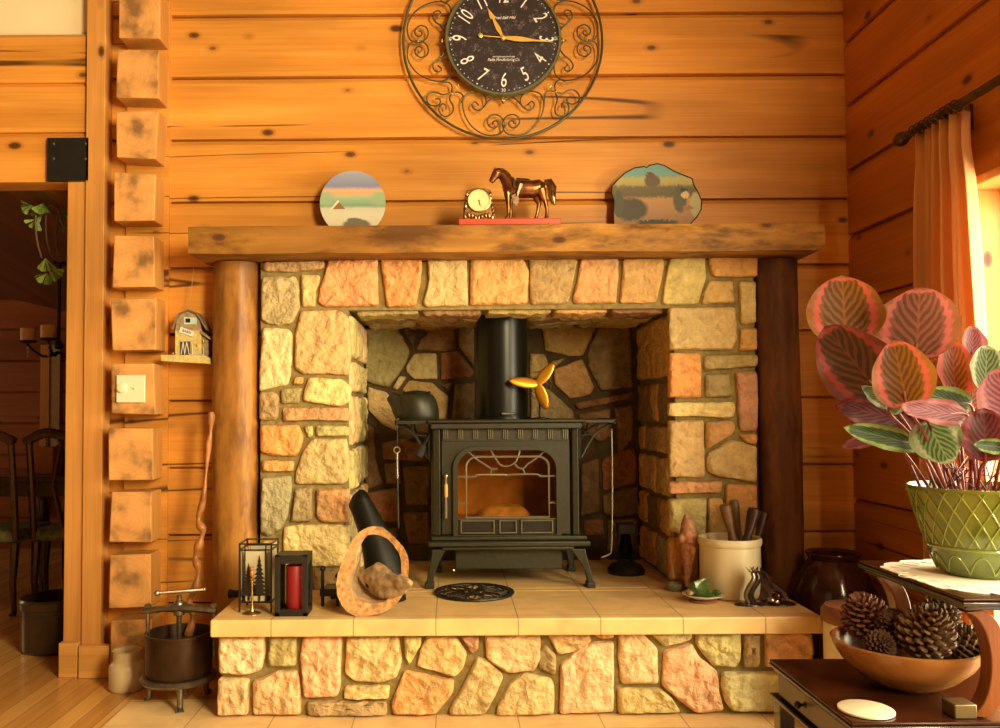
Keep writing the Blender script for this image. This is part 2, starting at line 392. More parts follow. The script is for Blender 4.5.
# ------------------------------------------------------------------ the room shell
XR = 1.83
def log_run(mb, zs, make):
    """profile of stacked logs: flat face, chamfer at the top, sharp bottom edge"""
    for z0, z1 in zip(zs, zs[1:]):
        make(mb, [(0.0, z0), (0.0, z1-.030), (.012, z1-.011), (.035, z1-.010), (.036, z1), (.12, z1), (.12, z0)])
zs_back = [0, .306, .61, .914, 1.218, 1.522, 1.826, 2.13, 2.42, 2.71, 3.0, 3.29, 3.58, 3.87, 4.03]
mb = MB()
XA, XB = P(260, 420, YS).x, P(757, 420, YS).x
ZTOP = P(500, 257, YS).z+.03
def mk_back(mb, prof):
  for x0, x1 in ([(-1.62, XR+.10)] if prof[0][1] > ZTOP-.15 else [(-1.62, XA-.004), (XB+.004, XR+.10)]):
    n = max(3, int((x1-x0)/.09))
    rings = []
    sd = prof[0][1]*13
    for i in range(n+1):
        x = x0+(x1-x0)*i/n
        w = noise.noise(Vector((x*1.3, sd, 0)))*.004
        rings.append([mb.v((x, YW+d+(w if d < .1 else 0), z + (noise.noise(Vector((x*2, sd+5, 0)))*.003 if d == 0 else 0))) for d, z in prof])
    for A, B in zip(rings, rings[1:]):
        for j in range(len(A)): mb.face([A[j], A[(j+1) % len(A)], B[(j+1) % len(A)], B[j]])
    mb.face(rings[0]); mb.face(rings[-1])
log_run(mb, zs_back, mk_back)
wall_back = struct(mb.build('wall_back', W_LOG, origin=(0, 0, 0), angle=20))

zr0 = P(848.7, 105.4, YW).z
zs_right = [zr0-.30*k for k in range(9, -1, -1)]+[zr0+.296*k for k in range(1, 7)]
zs_right[0] = 0.0
zs_right = [z for z in zs_right if z >= 0]
WY0, WY1, WZ0, WZ1 = .70, 2.93, .16, 2.09     # window opening in the right wall
mb = MB()
def mk_right(mb, prof):
    z0, z1 = prof[0][1], prof[1][1]
    spans = [(-3.2, YW+.09)] if (z0 >= WZ1-.001 or z1 <= WZ0+.001) else [(-3.2, WY0), (WY1, YW+.09)]
    sd = z0*9
    for a, b in spans:
        n = max(2, int((b-a)/.1)); rings = []
        for i in range(n+1):
            y = a+(b-a)*i/n; w = noise.noise(Vector((y*1.3, sd, 3)))*.004
            rings.append([mb.v((XR+d+(w if d < .1 else 0), y, z)) for d, z in prof])
        for A, B in zip(rings, rings[1:]):
            for j in range(len(A)): mb.face([A[j], A[(j+1) % len(A)], B[(j+1) % len(A)], B[j]])
        mb.face(rings[0]); mb.face(rings[-1])
zz = list(zs_right)
WZ0 = min(zz, key=lambda z: abs(z-WZ0)); WZ1 = min(zz, key=lambda z: abs(z-2.09))
if abs(WZ1-2.09) > .03:
    zz[zz.index(WZ1)] = 2.09 if abs(WZ1-2.09) < .1 else WZ1
    if abs(WZ1-2.09) < .1: WZ1 = 2.09

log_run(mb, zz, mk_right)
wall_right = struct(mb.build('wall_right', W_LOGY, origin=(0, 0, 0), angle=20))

# window in the right wall: reveal boards, frame, pane
mb = MB(); T = .03
WX1 = XR+.22
mb.box(XR-.012, WX1, WY0-.0, WY1, WZ1-T, WZ1); mb.box(XR-.03, WX1, WY0, WY1, WZ0, WZ0+T)
mb.box(XR-.012, WX1, WY1-T, WY1, WZ0+T, WZ1-T); mb.box(XR-.012, WX1, WY0, WY0+T, WZ0+T, WZ1-T)
win = struct(mb.build('window_1', W_TRIM, origin=(XR, 2, WZ0), bevel=.003))
mb = MB()
for a, b in ((WY0+T, 1.99), (1.99, WY1-T)):
    for q in ((a, a+.05, WZ0+T, WZ1-T), (b-.05, b, WZ0+T, WZ1-T), (a+.05, b-.05, WZ0+T, WZ0+T+.06), (a+.05, b-.05, WZ1-T-.05, WZ1-T)):
        mb.box(WX1-.07, WX1-.02, q[0], q[1], q[2], q[3])
mb.build('window_frame', W_TRIM, win, bevel=.003)
mb = MB(); mb.box(WX1-.048, WX1-.044, WY0+T, WY1-T, WZ0+T, WZ1-T); mb.build('pane', glass_mat('window_glass', (1, 1, 1), .05), win)

# floor
FLW = plank_mat('oak_floor_boards', (.50, .24, .055), (.74, .42, .12), .083, rough=.22)
mb = MB(); mb.box(-6.2, XR+.12, -3.2, 8.1, -.05, 0); struct(mb.build('floor', FLW, origin=(0, 0, 0)))
TILE = .307
XT0 = PZ(131, 702, 0).x
FLT = tile_mat('sand_floor_tile', XT0, 3.36, TILE)
mb = MB(); mb.box(XT0, XR-.005, 1.6, 3.38, 0, .006); struct(mb.build('floor_tile_apron', FLT, origin=(0, 0, 0)))
# ceiling and the walls that close the room behind the viewer
DARKW = M('brown_room_wall', (.12, .06, .022), .7, var=.1, scale=3)
CREAMW = M('cream_plaster', (.80, .68, .42), .8, var=.04, scale=4)
CEIL = M('pine_ceiling', (.16, .075, .025), .6, var=.1, scale=3)
mb = MB(); mb.box(-6.2, XR+.12, -3.2, 8.1, 4.03, 4.1); struct(mb.build('ceiling', CEIL, origin=(0, 0, 0)))
mb = MB(); mb.box(-6.2, XR+.12, -3.3, -3.2, 0, 4.03); struct(mb.build('wall_rear', DARKW, origin=(0, 0, 0)))
mb = MB(); mb.box(-6.3, -6.2, -3.2, 8.1, 0, 4.03); struct(mb.build('wall_far_left', DARKW, origin=(0, 0, 0)))

# left end: trim board, doorway post, header logs, cream wall over the door
tl = P(80, 400, 3.70).x; tr = -1.55
mb = MB()
mb.box(P(84, 330, 3.70).x, tr, 3.70, 3.80, 0, 4.03); struct(mb.build('trim_1', W_TRIM, origin=(-1.6, 3.7, 0), bevel=.003))
xj0, xj1 = P(64, 400, 3.70).x, P(83, 400, 3.70).x
zh = P(30, 181, 3.70).z
mb = MB(); mb.box(xj0, xj1+.004, 3.712, 3.80, 0, zh); struct(mb.build('trim_2', W_TRIM, origin=(-1.7, 3.7, 0), bevel=.004))
mb = MB(); zb = P(90, 646, 3.67).z
mb.box(P(78, 660, 3.67).x, P(109, 660, 3.67).x, 3.67, 3.71, 0, zb); mb.box(P(56, 660, 3.66).x-.0, P(77.5, 660, 3.68).x, 3.68, 3.8, 0, zb+.01)
struct(mb.build('baseboard_left', wood('pine_base', (.62, .30, .07), (.75, .40, .11), 0, knots=False, cracks=0), origin=(-1.7, 3.7, 0), bevel=.004))
z30 = P(45, 31, 3.70).z
hz = [zh, zh+(z30-zh)/3, zh+2*(z30-zh)/3, z30]
mb = MB(); hx1 = P(84, 100, 3.70).x
for a, b in zip(hz, hz[1:]):
    mb.prism([(-6.2, 3.72, a), (-6.2, 3.72, b-.02), (-6.2, 3.735, b-.001), (-6.2, 3.86, b-.001), (-6.2, 3.86, a)], (hx1+6.2, 0, 0))
struct(mb.build('wall_left', W_LOG, origin=(-1.3, .4, .11), angle=20))
mb = MB(); mb.box(-6.2, hx1, 3.76, 3.86, z30, 4.03); struct(mb.build('wall_left_upper', CREAMW, origin=(0, 0, 0)))
# steel bracket on the header
mb = MB(); a = P(46, 137, 3.69); b = P(88.5, 180, 3.69)
mb.box(a.x, b.x-.005, 3.700, 3.72, b.z, a.z)
br = tag(mb.build('beam_bracket', BLK, bevel=.001, origin=(a.x, 3.71, b.z)), 'black steel bracket plate bolted to the corner of the doorway header', 'bracket')
for u, v in ((52, 143), (52, 158), (84, 143), (84, 158)):
    p = P(u, v, 3.69); mb = MB(); mb.lathe([(0.001, .006), (.007, .004), (.010, 0)], (p.x, 3.70, p.z), 6, rotm('X', 90)); mb.build('bolt', IRON, br)

# interlocked log ends, children of the back wall
ends = [(118, -11, 160, 38), (117, 50, 158, 98), (115.5, 111, 157, 158), (115, 173, 155, 221), (113, 236, 155, 286), (112, 299, 155, 351),
        (111, 364, 155, 414), (109.5, 428, 152.5, 479), (110, 491, 152.5, 543), (109, 554, 152, 608), (110, 620, 151, 672)]
YE = 3.645
SIDE = W_TRIM
for i, (x0, y0, x1, y1) in enumerate(ends):
    a = P(x0, y0, YE); b = P(x1, y1, YE); c = (a+b)/2
    mb = MB(); random.seed(i)
    w, h = (b.x-a.x)/2, (a.z-b.z)/2
    j = lambda: random.uniform(-.006, .006)
    q = [(-w+j(), -h+j()), (w+j(), -h+j()), (w+j(), h+j()), (-w+j(), h+j())]
    fr = [mb.v((c.x+x, YE+j()*.4, c.z+z)) for x, z in q]; bk = [mb.v((c.x+x, 3.79, c.z+z)) for x, z in q]
    mb.face(fr); mb.mi = 1; mb.face(list(reversed(bk)))
    for k in range(4): mb.face([fr[k], bk[k], bk[(k+1) % 4], fr[(k+1) % 4]])
    me_o = mb.build('log_end', [W_END, SIDE], wall_back, smooth=False, bevel=.005)
    for v in me_o.data.vertices: v.co -= c
    me_o.location = c
    me_o['label'] = 'rough sawn log end with growth rings'
# recessed log stub between the ends
mb = MB(); mb.box(P(119, 400, 3.70).x, P(166, 400, 3.74).x, 3.765, 3.80, 0, 4.0)
struct(mb.build('trim_3', W_LOG, origin=(0, 0, 0)))

# ------------------------------------------------------------------ stone fireplace surround
XA, XB = P(260, 420, YS).x, P(757, 420, YS).x
XO0, XO1 = P(348, 420, YS).x, P(676, 420, YS).x
ZO = P(500, 309, YS).z; ZT = P(500, 252, 3.46).z-.003
YB = 4.33
fp = thing('stone_fireplace', ((XA+XB)/2, YS, HZ), 'tan and pink fieldstone fireplace surround with a deep square firebox behind the black stove', 'fireplace')
mb = MB()
mb.box(XA, XO0, YS+.012, YB+.1, HZ, ZT); mb.box(XO1, XB, YS+.012, YB+.1, HZ, ZT); mb.box(XO0, XO1, YS+.012, YB+.1, ZO, ZT)
mb.build('mortar_bed', MORTAR, fp, smooth=False)
mb = MB(); mb.box(XO0+.001, XO1-.001, YB, YB+.1, HZ, ZO-.001); mb.build('firebox_back_wall', M('dark_mortar', (.07, .042, .014), .95, var=.3, bump=.4), fp, smooth=False)  # mortar behind the firebox stones, darker than the surround's
def crop(ox, oy, s): return lambda pts, Y: [P(ox+x/s, oy+y/s, Y) for x, y in pts]
A = crop(255, 255, 4.41); B = crop(255, 400, 3.64); Fc = crop(220, 250, 3.832); E = crop(420, 250, 3.846); Cc = crop(660, 250, 4.857); D = crop(660, 390, 4.286); G = crop(600, 430, 3.832)
S = Stones(); NF = (0, -1, 0)
front = [
 (A, OLV, [(38, 33), (308, 28), (312, 62), (240, 72), (120, 78), (40, 72)]),
 (A, GRY, [(35, 98), (180, 96), (195, 125), (200, 230), (170, 300), (110, 310), (55, 302), (32, 285), (30, 180)]),
 (A, TAN, [(205, 88), (290, 92), (285, 125), (270, 160), (268, 228), (212, 230)]),
 (Fc, PNK, [(418, 40), (605, 38), (608, 215), (400, 218), (378, 200), (385, 150), (405, 90)]),
 (Fc, ORG, [(615, 36), (777, 38), (768, 130), (752, 215), (640, 220), (632, 150)]),
 (Fc, OLY, [(795, 38), (945, 38), (950, 215), (790, 218), (778, 205), (800, 120)]),
 (E, GLD, [(195, 38), (395, 36), (418, 80), (412, 210), (192, 214)]),
 (E, OLV, [(420, 38), (605, 38), (590, 110), (568, 208), (424, 210)]),
 (E, PNK, [(617, 38), (762, 34), (760, 100), (752, 205), (592, 208), (586, 190), (605, 110)]),
 (E, GLD, [(780, 36), (935, 34), (930, 100), (905, 204), (768, 206)]),
 (Cc, OLY, [(48, 38), (215, 36), (220, 130), (180, 262), (30, 268), (8, 260), (25, 130)]),
 (Cc, ORG, [(235, 34), (468, 30), (468, 132), (260, 134), (242, 110)]),
 (Cc, GLD, [(232, 152), (352, 154), (356, 258), (198, 264), (205, 220)]),
 (Cc, OLY, [(378, 158), (458, 156), (462, 350), (440, 360), (388, 362), (384, 250)]),
 (Cc, OLY, [(42, 282), (362, 280), (370, 430), (345, 488), (200, 484), (42, 484)]),
 (Cc, ORG, [(388, 382), (464, 380), (466, 488), (380, 490)]),
 (Cc, ORG, [(42, 502), (188, 504), (196, 560), (195, 716), (42, 716)]),
 (Cc, OLV, [(212, 514), (465, 510), (470, 530), (468, 565), (212, 584)]),
 (Cc, OLV, [(218, 606), (328, 602), (345, 712), (218, 714)]),
 (D, PUR, [(318, -79), (410, -79), (415, 60), (412, 175), (345, 176), (332, 150), (330, 40)]),
 (D, CRM, [(36, 55), (310, 52), (318, 70), (312, 115), (280, 122), (180, 112), (36, 112)]),
 (D, OLY, [(36, 132), (182, 128), (188, 365), (175, 374), (36, 370)]),
 (D, PNK, [(195, 138), (310, 132), (318, 160), (300, 195), (200, 250), (193, 240)]),
 (D, ORG, [(330, 190), (412, 190), (412, 236), (370, 225)]),
 (D, TAN, [(300, 214), (340, 220), (410, 245), (412, 390), (395, 396), (330, 380), (250, 372), (205, 350), (196, 310), (200, 268)]),
 (D, PNK, [(36, 392), (262, 390), (258, 438), (36, 444)]),
 (D, OLY, [(36, 468), (195, 462), (192, 612), (165, 624), (100, 620), (36, 600)]),
 (D, TAN, [(205, 466), (262, 462), (285, 560), (300, 612), (206, 622)]),
 (D, ORG, [(280, 402), (410, 408), (410, 620), (320, 640), (275, 520)]),
 (G, ORG, [(262, 415), (370, 412), (370, 575), (266, 575)]),
 (G, TAN, [(385, 425), (600, 425), (600, 575), (385, 575)]),
 (A, OLY, [(205, 248), (370, 244), (412, 275), (428, 420), (410, 532), (320, 522), (215, 526), (178, 500), (180, 350)]),
 (A, CRM, [(38, 322), (150, 326), (166, 350), (165, 480), (150, 570), (90, 582), (22, 602), (24, 500)]),
 (A, ORG, [(180, 536), (215, 538), (212, 570), (172, 572)]),
 (A, CRM, [(240, 540), (385, 548), (422, 580), (424, 640), (380, 668), (215, 645), (218, 600)]),
 (A, OLV, [(118, 592), (208, 582), (196, 650), (120, 656)]),
 (A, OLV, [(22, 608), (85, 602), (108, 622), (106, 690), (98, 725), (22, 727)]),
 (B, PNK, [(105, 28), (340, 28), (346, 78), (220, 72), (105, 78)]),
 (B, ORG, [(22, 92), (160, 90), (178, 130), (168, 180), (150, 202), (60, 200), (22, 188)]),
 (B, OLY, [(182, 94), (212, 92), (212, 130), (196, 136)]),
 (B, OLY, [(224, 92), (340, 94), (344, 132), (225, 130)]),
 (B, TAN, [(210, 142), (335, 140), (348, 230), (340, 290), (320, 306), (150, 304), (152, 260), (175, 190)]),
 (B, ORG, [(28, 218), (142, 222), (144, 258), (30, 260)]),
 (B, GRY, [(28, 282), (135, 276), (134, 340), (120, 430), (95, 470), (50, 495), (24, 480), (22, 380)]),
 (B, OLV, [(150, 320), (208, 318), (212, 440), (132, 440), (140, 390)]),
 (B, PNK, [(226, 324), (344, 322), (346, 430), (335, 444), (240, 442), (226, 420)]),
 (B, CRM, [(108, 462), (170, 452), (345, 455), (345, 560), (320, 604), (110, 600), (104, 520)]),
 (B, BRN, [(210, 616), (340, 618), (338, 690), (212, 690)]),
 (B, PNK, [(28, 512), (86, 508), (92, 600), (190, 616), (190, 690), (28, 690)]),
]
for cr, col, pts in front: S.stone(cr(pts, YS+.01), NF, .026, col)
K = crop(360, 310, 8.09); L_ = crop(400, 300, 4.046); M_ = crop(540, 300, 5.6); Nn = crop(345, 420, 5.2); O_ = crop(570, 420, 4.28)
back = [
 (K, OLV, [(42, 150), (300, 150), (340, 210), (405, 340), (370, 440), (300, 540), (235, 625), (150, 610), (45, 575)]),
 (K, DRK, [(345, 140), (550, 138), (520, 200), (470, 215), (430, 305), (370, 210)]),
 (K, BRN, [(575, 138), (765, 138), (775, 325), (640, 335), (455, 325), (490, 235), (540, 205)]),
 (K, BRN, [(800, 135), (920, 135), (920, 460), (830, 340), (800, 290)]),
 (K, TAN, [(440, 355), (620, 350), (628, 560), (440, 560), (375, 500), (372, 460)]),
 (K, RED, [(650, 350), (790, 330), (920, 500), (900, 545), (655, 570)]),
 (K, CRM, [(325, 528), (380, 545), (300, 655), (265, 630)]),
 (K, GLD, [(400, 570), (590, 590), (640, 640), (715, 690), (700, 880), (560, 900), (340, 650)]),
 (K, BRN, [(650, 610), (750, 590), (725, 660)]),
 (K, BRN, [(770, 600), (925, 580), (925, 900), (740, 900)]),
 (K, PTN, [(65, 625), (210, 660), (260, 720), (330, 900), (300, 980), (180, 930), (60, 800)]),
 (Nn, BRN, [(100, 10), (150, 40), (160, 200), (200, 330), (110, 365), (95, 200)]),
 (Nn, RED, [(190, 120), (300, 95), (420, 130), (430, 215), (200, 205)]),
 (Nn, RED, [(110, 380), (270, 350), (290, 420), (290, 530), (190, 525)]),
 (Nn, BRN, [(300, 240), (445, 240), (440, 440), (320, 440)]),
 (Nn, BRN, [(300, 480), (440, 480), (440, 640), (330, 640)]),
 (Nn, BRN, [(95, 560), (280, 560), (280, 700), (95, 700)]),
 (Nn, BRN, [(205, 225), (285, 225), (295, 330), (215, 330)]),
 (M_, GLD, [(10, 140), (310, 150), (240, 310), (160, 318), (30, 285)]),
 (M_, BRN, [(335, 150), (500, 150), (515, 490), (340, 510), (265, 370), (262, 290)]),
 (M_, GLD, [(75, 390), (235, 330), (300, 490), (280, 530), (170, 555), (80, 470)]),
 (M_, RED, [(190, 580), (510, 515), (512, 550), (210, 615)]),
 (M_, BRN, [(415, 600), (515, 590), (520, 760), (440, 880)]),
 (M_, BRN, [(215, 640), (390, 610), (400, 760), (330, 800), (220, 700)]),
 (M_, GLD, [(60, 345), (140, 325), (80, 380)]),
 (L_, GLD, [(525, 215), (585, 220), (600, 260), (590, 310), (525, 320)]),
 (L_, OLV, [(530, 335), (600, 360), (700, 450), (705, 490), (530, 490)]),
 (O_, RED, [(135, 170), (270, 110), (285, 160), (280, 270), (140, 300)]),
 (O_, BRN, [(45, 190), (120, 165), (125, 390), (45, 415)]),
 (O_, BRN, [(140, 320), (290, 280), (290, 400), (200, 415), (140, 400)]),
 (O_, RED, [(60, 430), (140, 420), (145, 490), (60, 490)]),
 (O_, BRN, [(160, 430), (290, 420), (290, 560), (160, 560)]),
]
for cr, col, pts in back: S.stone(cr(pts, YB), NF, .022, tuple(c*.68 for c in col))  # back stones toned darker than their base colours
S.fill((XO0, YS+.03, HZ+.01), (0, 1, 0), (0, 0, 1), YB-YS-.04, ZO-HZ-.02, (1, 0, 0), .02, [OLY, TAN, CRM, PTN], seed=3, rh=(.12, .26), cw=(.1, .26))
S.fill((XO1, YS+.05, HZ+.01), (0, 1, 0), (0, 0, 1), YB-YS-.06, ZO-HZ-.02, (-1, 0, 0), .02, [ORG, GLD, BRN, OLV, TAN], seed=9, rh=(.12, .26), cw=(.1, .26))
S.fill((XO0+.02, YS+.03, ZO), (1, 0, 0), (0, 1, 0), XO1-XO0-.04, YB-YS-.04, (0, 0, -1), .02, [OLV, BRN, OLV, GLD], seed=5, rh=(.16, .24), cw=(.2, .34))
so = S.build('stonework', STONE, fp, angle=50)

# hearth
hth = thing('raised_hearth', (.25, 3.4, 0), 'raised hearth with sandy tile top over a fieldstone base under the stove', 'hearth')
YH = 3.12; X0h, X1h = P(210, 620, YH).x, P(823, 614, YH).x
zl = HZ-.064
mb = MB(); YBASE = YH+.065
xb0, xb1 = P(219, 680, YBASE).x+.012, P(812, 680, YBASE).x-.012
mb.box(xb0, xb1, YBASE+.012, YS-.06, .001, zl-.001)
mb.build('mortar_core', MORTAR, hth, smooth=False)
mb = MB(); mb.box(X0h, X1h, YH, 3.595, zl, HZ); mb.box(XA+.002, XB-.002, 3.595, YS+.0, zl, HZ); mb.box(XO0-.01, XO1+.01, YS-.0, YB+.02, zl, HZ)
HT = tile_mat('sand_hearth_tile', PZ(436, 617, HZ).x, YH+.0-.307+.05, TILE, c=(.80, .54, .22))
mb.build('tile_slab', HT, hth, smooth=False, bevel=.006)
# pier footings so that the surround does not hang
for q in ((XA+.002, XO0-.012), (XO1+.012, XB-.002)):
    mb = MB(); mb.box(q[0], q[1], YS+.004, YB+.1, 0, HZ-.001); mb.build('footing', MORTAR, hth, smooth=False)
# lip groove under the nosing
S = Stones(); H1 = crop(200, 590, 3.125); H2 = crop(500, 590, 2.941)
base = [
 (H1, CRM, [(62, 142), (205, 142), (205, 200), (195, 245), (150, 262), (62, 255)]),
 (H1, OLV, [(222, 142), (305, 142), (302, 235), (222, 235), (214, 210)]),
 (H1, PTN, [(325, 142), (445, 142), (440, 300), (430, 328), (328, 332), (318, 250), (316, 190)]),
 (H1, TAN, [(460, 142), (622, 142), (632, 225), (615, 270), (570, 285), (480, 280), (455, 255)]),
 (H1, OLY, [(638, 142), (695, 142), (690, 170), (655, 230), (642, 210)]),
 (H1, TAN, [(708, 142), (800, 142), (835, 195), (822, 240), (800, 268), (678, 235), (690, 180)]),
 (H1, PUR, [(815, 140), (872, 140), (870, 180), (850, 195)]),
 (H2, PTN, [(-44, 130), (118, 130), (118, 200), (100, 235), (20, 240), (-40, 200)]),
 (H1, PTN, [(60, 272), (155, 275), (152, 385), (58, 388)]),
 (H1, PTN, [(235, 252), (300, 248), (312, 270), (318, 385), (170, 385), (168, 280), (215, 265)]),
 (H1, PTN, [(455, 298), (595, 296), (590, 335), (452, 338)]),
 (H1, OLV, [(335, 345), (585, 345), (585, 385), (340, 388)]),
 (H1, PNK, [(640, 248), (795, 280), (790, 320), (735, 385), (605, 385), (598, 350)]),
 (H1, OLY, [(865, 205), (905, 220), (948, 265), (935, 300), (890, 385), (780, 385), (778, 370), (830, 280)]),
 (H2, PTN, [(70, 240), (150, 258), (160, 280), (156, 360), (-10, 366), (-8, 340), (30, 270)]),
 (H2, OLV, [(130, 158), (165, 190), (160, 248), (112, 222), (115, 185)]),
 (H2, OLY, [(140, 128), (262, 128), (268, 148), (215, 178), (170, 186)]),
 (H2, ORG, [(278, 122), (332, 122), (332, 138), (282, 138)]),
 (H2, CRM, [(235, 165), (285, 150), (332, 150), (332, 355), (175, 360), (178, 215)]),
 (H2, PTN, [(348, 126), (420, 126), (460, 170), (462, 272), (355, 272), (346, 190)]),
 (H2, OLY, [(440, 124), (560, 122), (560, 142), (480, 164)]),
 (H2, OLY, [(345, 285), (470, 288), (500, 310), (528, 355), (345, 360)]),
 (H2, PTN, [(480, 178), (560, 155), (580, 190), (635, 235), (640, 290), (655, 350), (575, 358), (500, 300), (475, 280)]),
 (H2, OLY, [(575, 126), (705, 124), (705, 200), (690, 224), (625, 220), (600, 195), (572, 150)]),
 (H2, OLV, [(714, 126), (760, 124), (758, 222), (712, 224)]),
 (H2, PTN, [(778, 122), (912, 122), (918, 180), (905, 222), (778, 222)]),
 (H2, CRM, [(650, 240), (800, 238), (908, 240), (912, 355), (680, 352), (660, 330), (650, 280)]),
]
for cr, col, pts in base:
    q = cr(pts, YBASE+.01)
    for p in q: p.z = min(max(p.z, .006), zl-.004)
    S.stone(q, NF, .03, col, amp=.011)
S.fill((xb0, YBASE+.02, .01), (0, 1, 0), (0, 0, 1), YS-.1-YBASE, zl-.02, (-1, 0, 0), .02, [PTN, TAN, OLY], seed=4)
S.fill((xb1, YBASE+.02, .01), (0, 1, 0), (0, 0, 1), YS-.1-YBASE, zl-.02, (1, 0, 0), .02, [PTN, TAN, OLY], seed=6)
S.build('stone_facing', STONE, hth, angle=50)

# log posts and mantel
def log_post(x, y, r, z0, z1, mat, seed):
    mb = MB(); n, m = 28, 40; rings = []
    for i in range(m+1):
        z = z0+(z1-z0)*i/m; ring = []
        cx = x+noise.noise(Vector((seed, z*1.1, 0)))*.012
        for j in range(n):
            a = 2*PI*j/n; rr = r*(1+.07*noise.noise(Vector((math.cos(a)*1.2, math.sin(a)*1.2, z*1.3+seed))) + .02*noise.noise(Vector((math.cos(a)*4, math.sin(a)*4, z*9+seed))))
            ring.append(mb.v((cx+rr*math.cos(a), y+rr*math.sin(a)*.8, z)))
        rings.append(ring)
    for a_, b_ in zip(rings, rings[1:]):
        for j in range(n): mb.face([a_[j], a_[(j+1) % n], b_[(j+1) % n], b_[j]])
    mb.face(rings[0]); mb.face(rings[-1])
    return mb.build('log_post', mat)
zm0 = P(500, 252, 3.46).z; zm1 = P(500, 224.5, 3.46).z
xl0, xl1 = P(213, 420, 3.68).x, P(258, 420, 3.68).x
tag(log_post((xl0+xl1)/2, 3.69, (xl1-xl0)/2, 0, zm0-.002, W_POST, 1), 'honey coloured peeled log post holding up the left end of the mantel', 'post')
xl0, xl1 = P(759, 420, 3.68).x, P(801, 420, 3.68).x
tag(log_post((xl0+xl1)/2, 3.69, (xl1-xl0)/2, 0, zm0-.002, W_POST_SHADE, 2.4), 'log post with shade put into its colour, holding up the right end of the mantel', 'post')
mb = MB(); xa, xbm = P(188, 240, 3.46).x, P(825, 236, 3.46).x
n = 90; rings = []
for i in range(n+1):
    x = xa+(xbm-xa)*i/n; ring = []
    e = min(1, (x-xa)/.01+.97, (xbm-x)/.03+.9)
    prof = []
    y0, y1 = 3.46, 3.772
    yc, zc = (y0+y1)/2, (zm0+zm1)/2
    hw, hh = (y1-y0)/2, (zm1-zm0)/2
    for k in range(48):
        t = k/48*4; s_ = int(t); f = t-s_
        q = [(-1+2*f, -1), (1, -1+2*f), (1-2*f, 1), (-1, 1-2*f)][s_]
        ex = 1-.012*max(0, abs(q[0])+abs(q[1])-1.6)/.4
        yy, zz_ = yc+q[0]*hw*ex, zc+q[1]*hh*ex*(e if q[1] < 1 else e)
        nn = noise.noise_vector(Vector((x*2.2, q[0]*1.1, q[1]*.9)))*.008 + noise.noise_vector(Vector((x*9, q[0]*3, q[1]*3)))*.004
        if q[1] > .95: nn.z = 0
        if q[0] > .9: nn.y = 0
        ring.append(mb.v((x+nn.x*.3, yy+nn.y*(1 if q[0] < 0 else 0), zz_+nn.z*(.6 if q[1] < 0 else .1))))
    rings.append(ring)
for a_, b_ in zip(rings, rings[1:]):
    for j in range(48): mb.face([a_[j], a_[(j+1) % 48], b_[(j+1) % 48], b_[j]])
mb.face(rings[0]); mb.face(rings[-1])
tag(mb.build('mantel_beam', W_MANT, angle=50), 'long rough-hewn wooden mantel beam laid across the two log posts', 'mantel')
ZM = zm1

# ------------------------------------------------------------------ the black stove
SY = 3.68; SYB = 4.10
def sx(u, Y=SY): return P(u, 470, Y).x
def sz(v, Y=SY): return P(500, v, Y).z
stove = thing('wood_stove', (sx(508), 3.88, HZ), 'green-black cast iron wood stove with an arched glass door and four splayed legs', 'stove')
zt, ztb = sz(419.5), sz(427)           # top plate
zb0, zb1 = sz(548), sz(535)            # base plate
xl, xr = sx(438), sx(579)
door_cx = sx(506)
# body: three walls, back, floor, plus front frame with the arched opening cut
fx0, fx1 = sx(456), sx(556); fz0, fz1 = sz(518), sz(449)
def arch(x0, x1, z0, z1, rx, rz, n=10):
    pts = [(x0, z0), (x1, z0), (x1, z1-rz)]
    for i in range(1, n+1): a = PI/2*i/n; pts.append((x1-rx+rx*math.cos(a), z1-rz+rz*math.sin(a)))
    for i in range(0, n+1): a = PI/2+PI/2*i/n; pts.append((x0+rx+rx*math.cos(a), z1-rz+rz*math.sin(a)))
    return pts
def ring_face(mb, outer, inner, y0, y1):
    """flat ring between two outlines with equal vertex counts, from y0 (front) to y1"""
    n = len(outer)
    V = [[mb.v((p[0], y, p[1])) for p in o] for o, y in ((outer, y0), (inner, y0), (inner, y1), (outer, y1))]
    for a in range(4):
        b = (a+1) % 4
        for i in range(n): mb.face([V[a][i], V[a][(i+1) % n], V[b][(i+1) % n], V[b][i]])
mb = MB()
mb.box(xl, xl+.02, SY+.02, SYB, zb1, ztb); mb.box(xr-.02, xr, SY+.02, SYB, zb1, ztb); mb.box(xl+.02, xr-.02, SYB-.02, SYB, zb1, ztb)
mb.box(xl+.02, xr-.02, SY+.02, SYB-.02, zb1, zb1+.02)
mb.build('body', IRON, stove, bevel=.004)
mb = MB()
dx0, dx1, dz0, dz1 = sx(442), sx(569.5), sz(534), sz(441)
inner = arch(fx0, fx1, sz(519), fz1, .09, .085)
n = len(inner)
outer = [(dx0, dz0), (dx1, dz0)] + [(dx1, dz0+(dz1-dz0)*.5)] 
k = n-3
for i in range(k):
    t = i/(k-1); a = PI*t
    c_, s_ = math.cos(a), math.sin(a); m = max(abs(c_), abs(s_))
    outer.append(((dx0+dx1)/2+(dx1-dx0)/2*c_/m, (dz0+dz1)/2+(dz1-dz0)/2*max(0, s_)/m))
ring_face(mb, outer, inner, SY, SY+.02)
door = mb.build('door', IRON, stove, smooth=False)
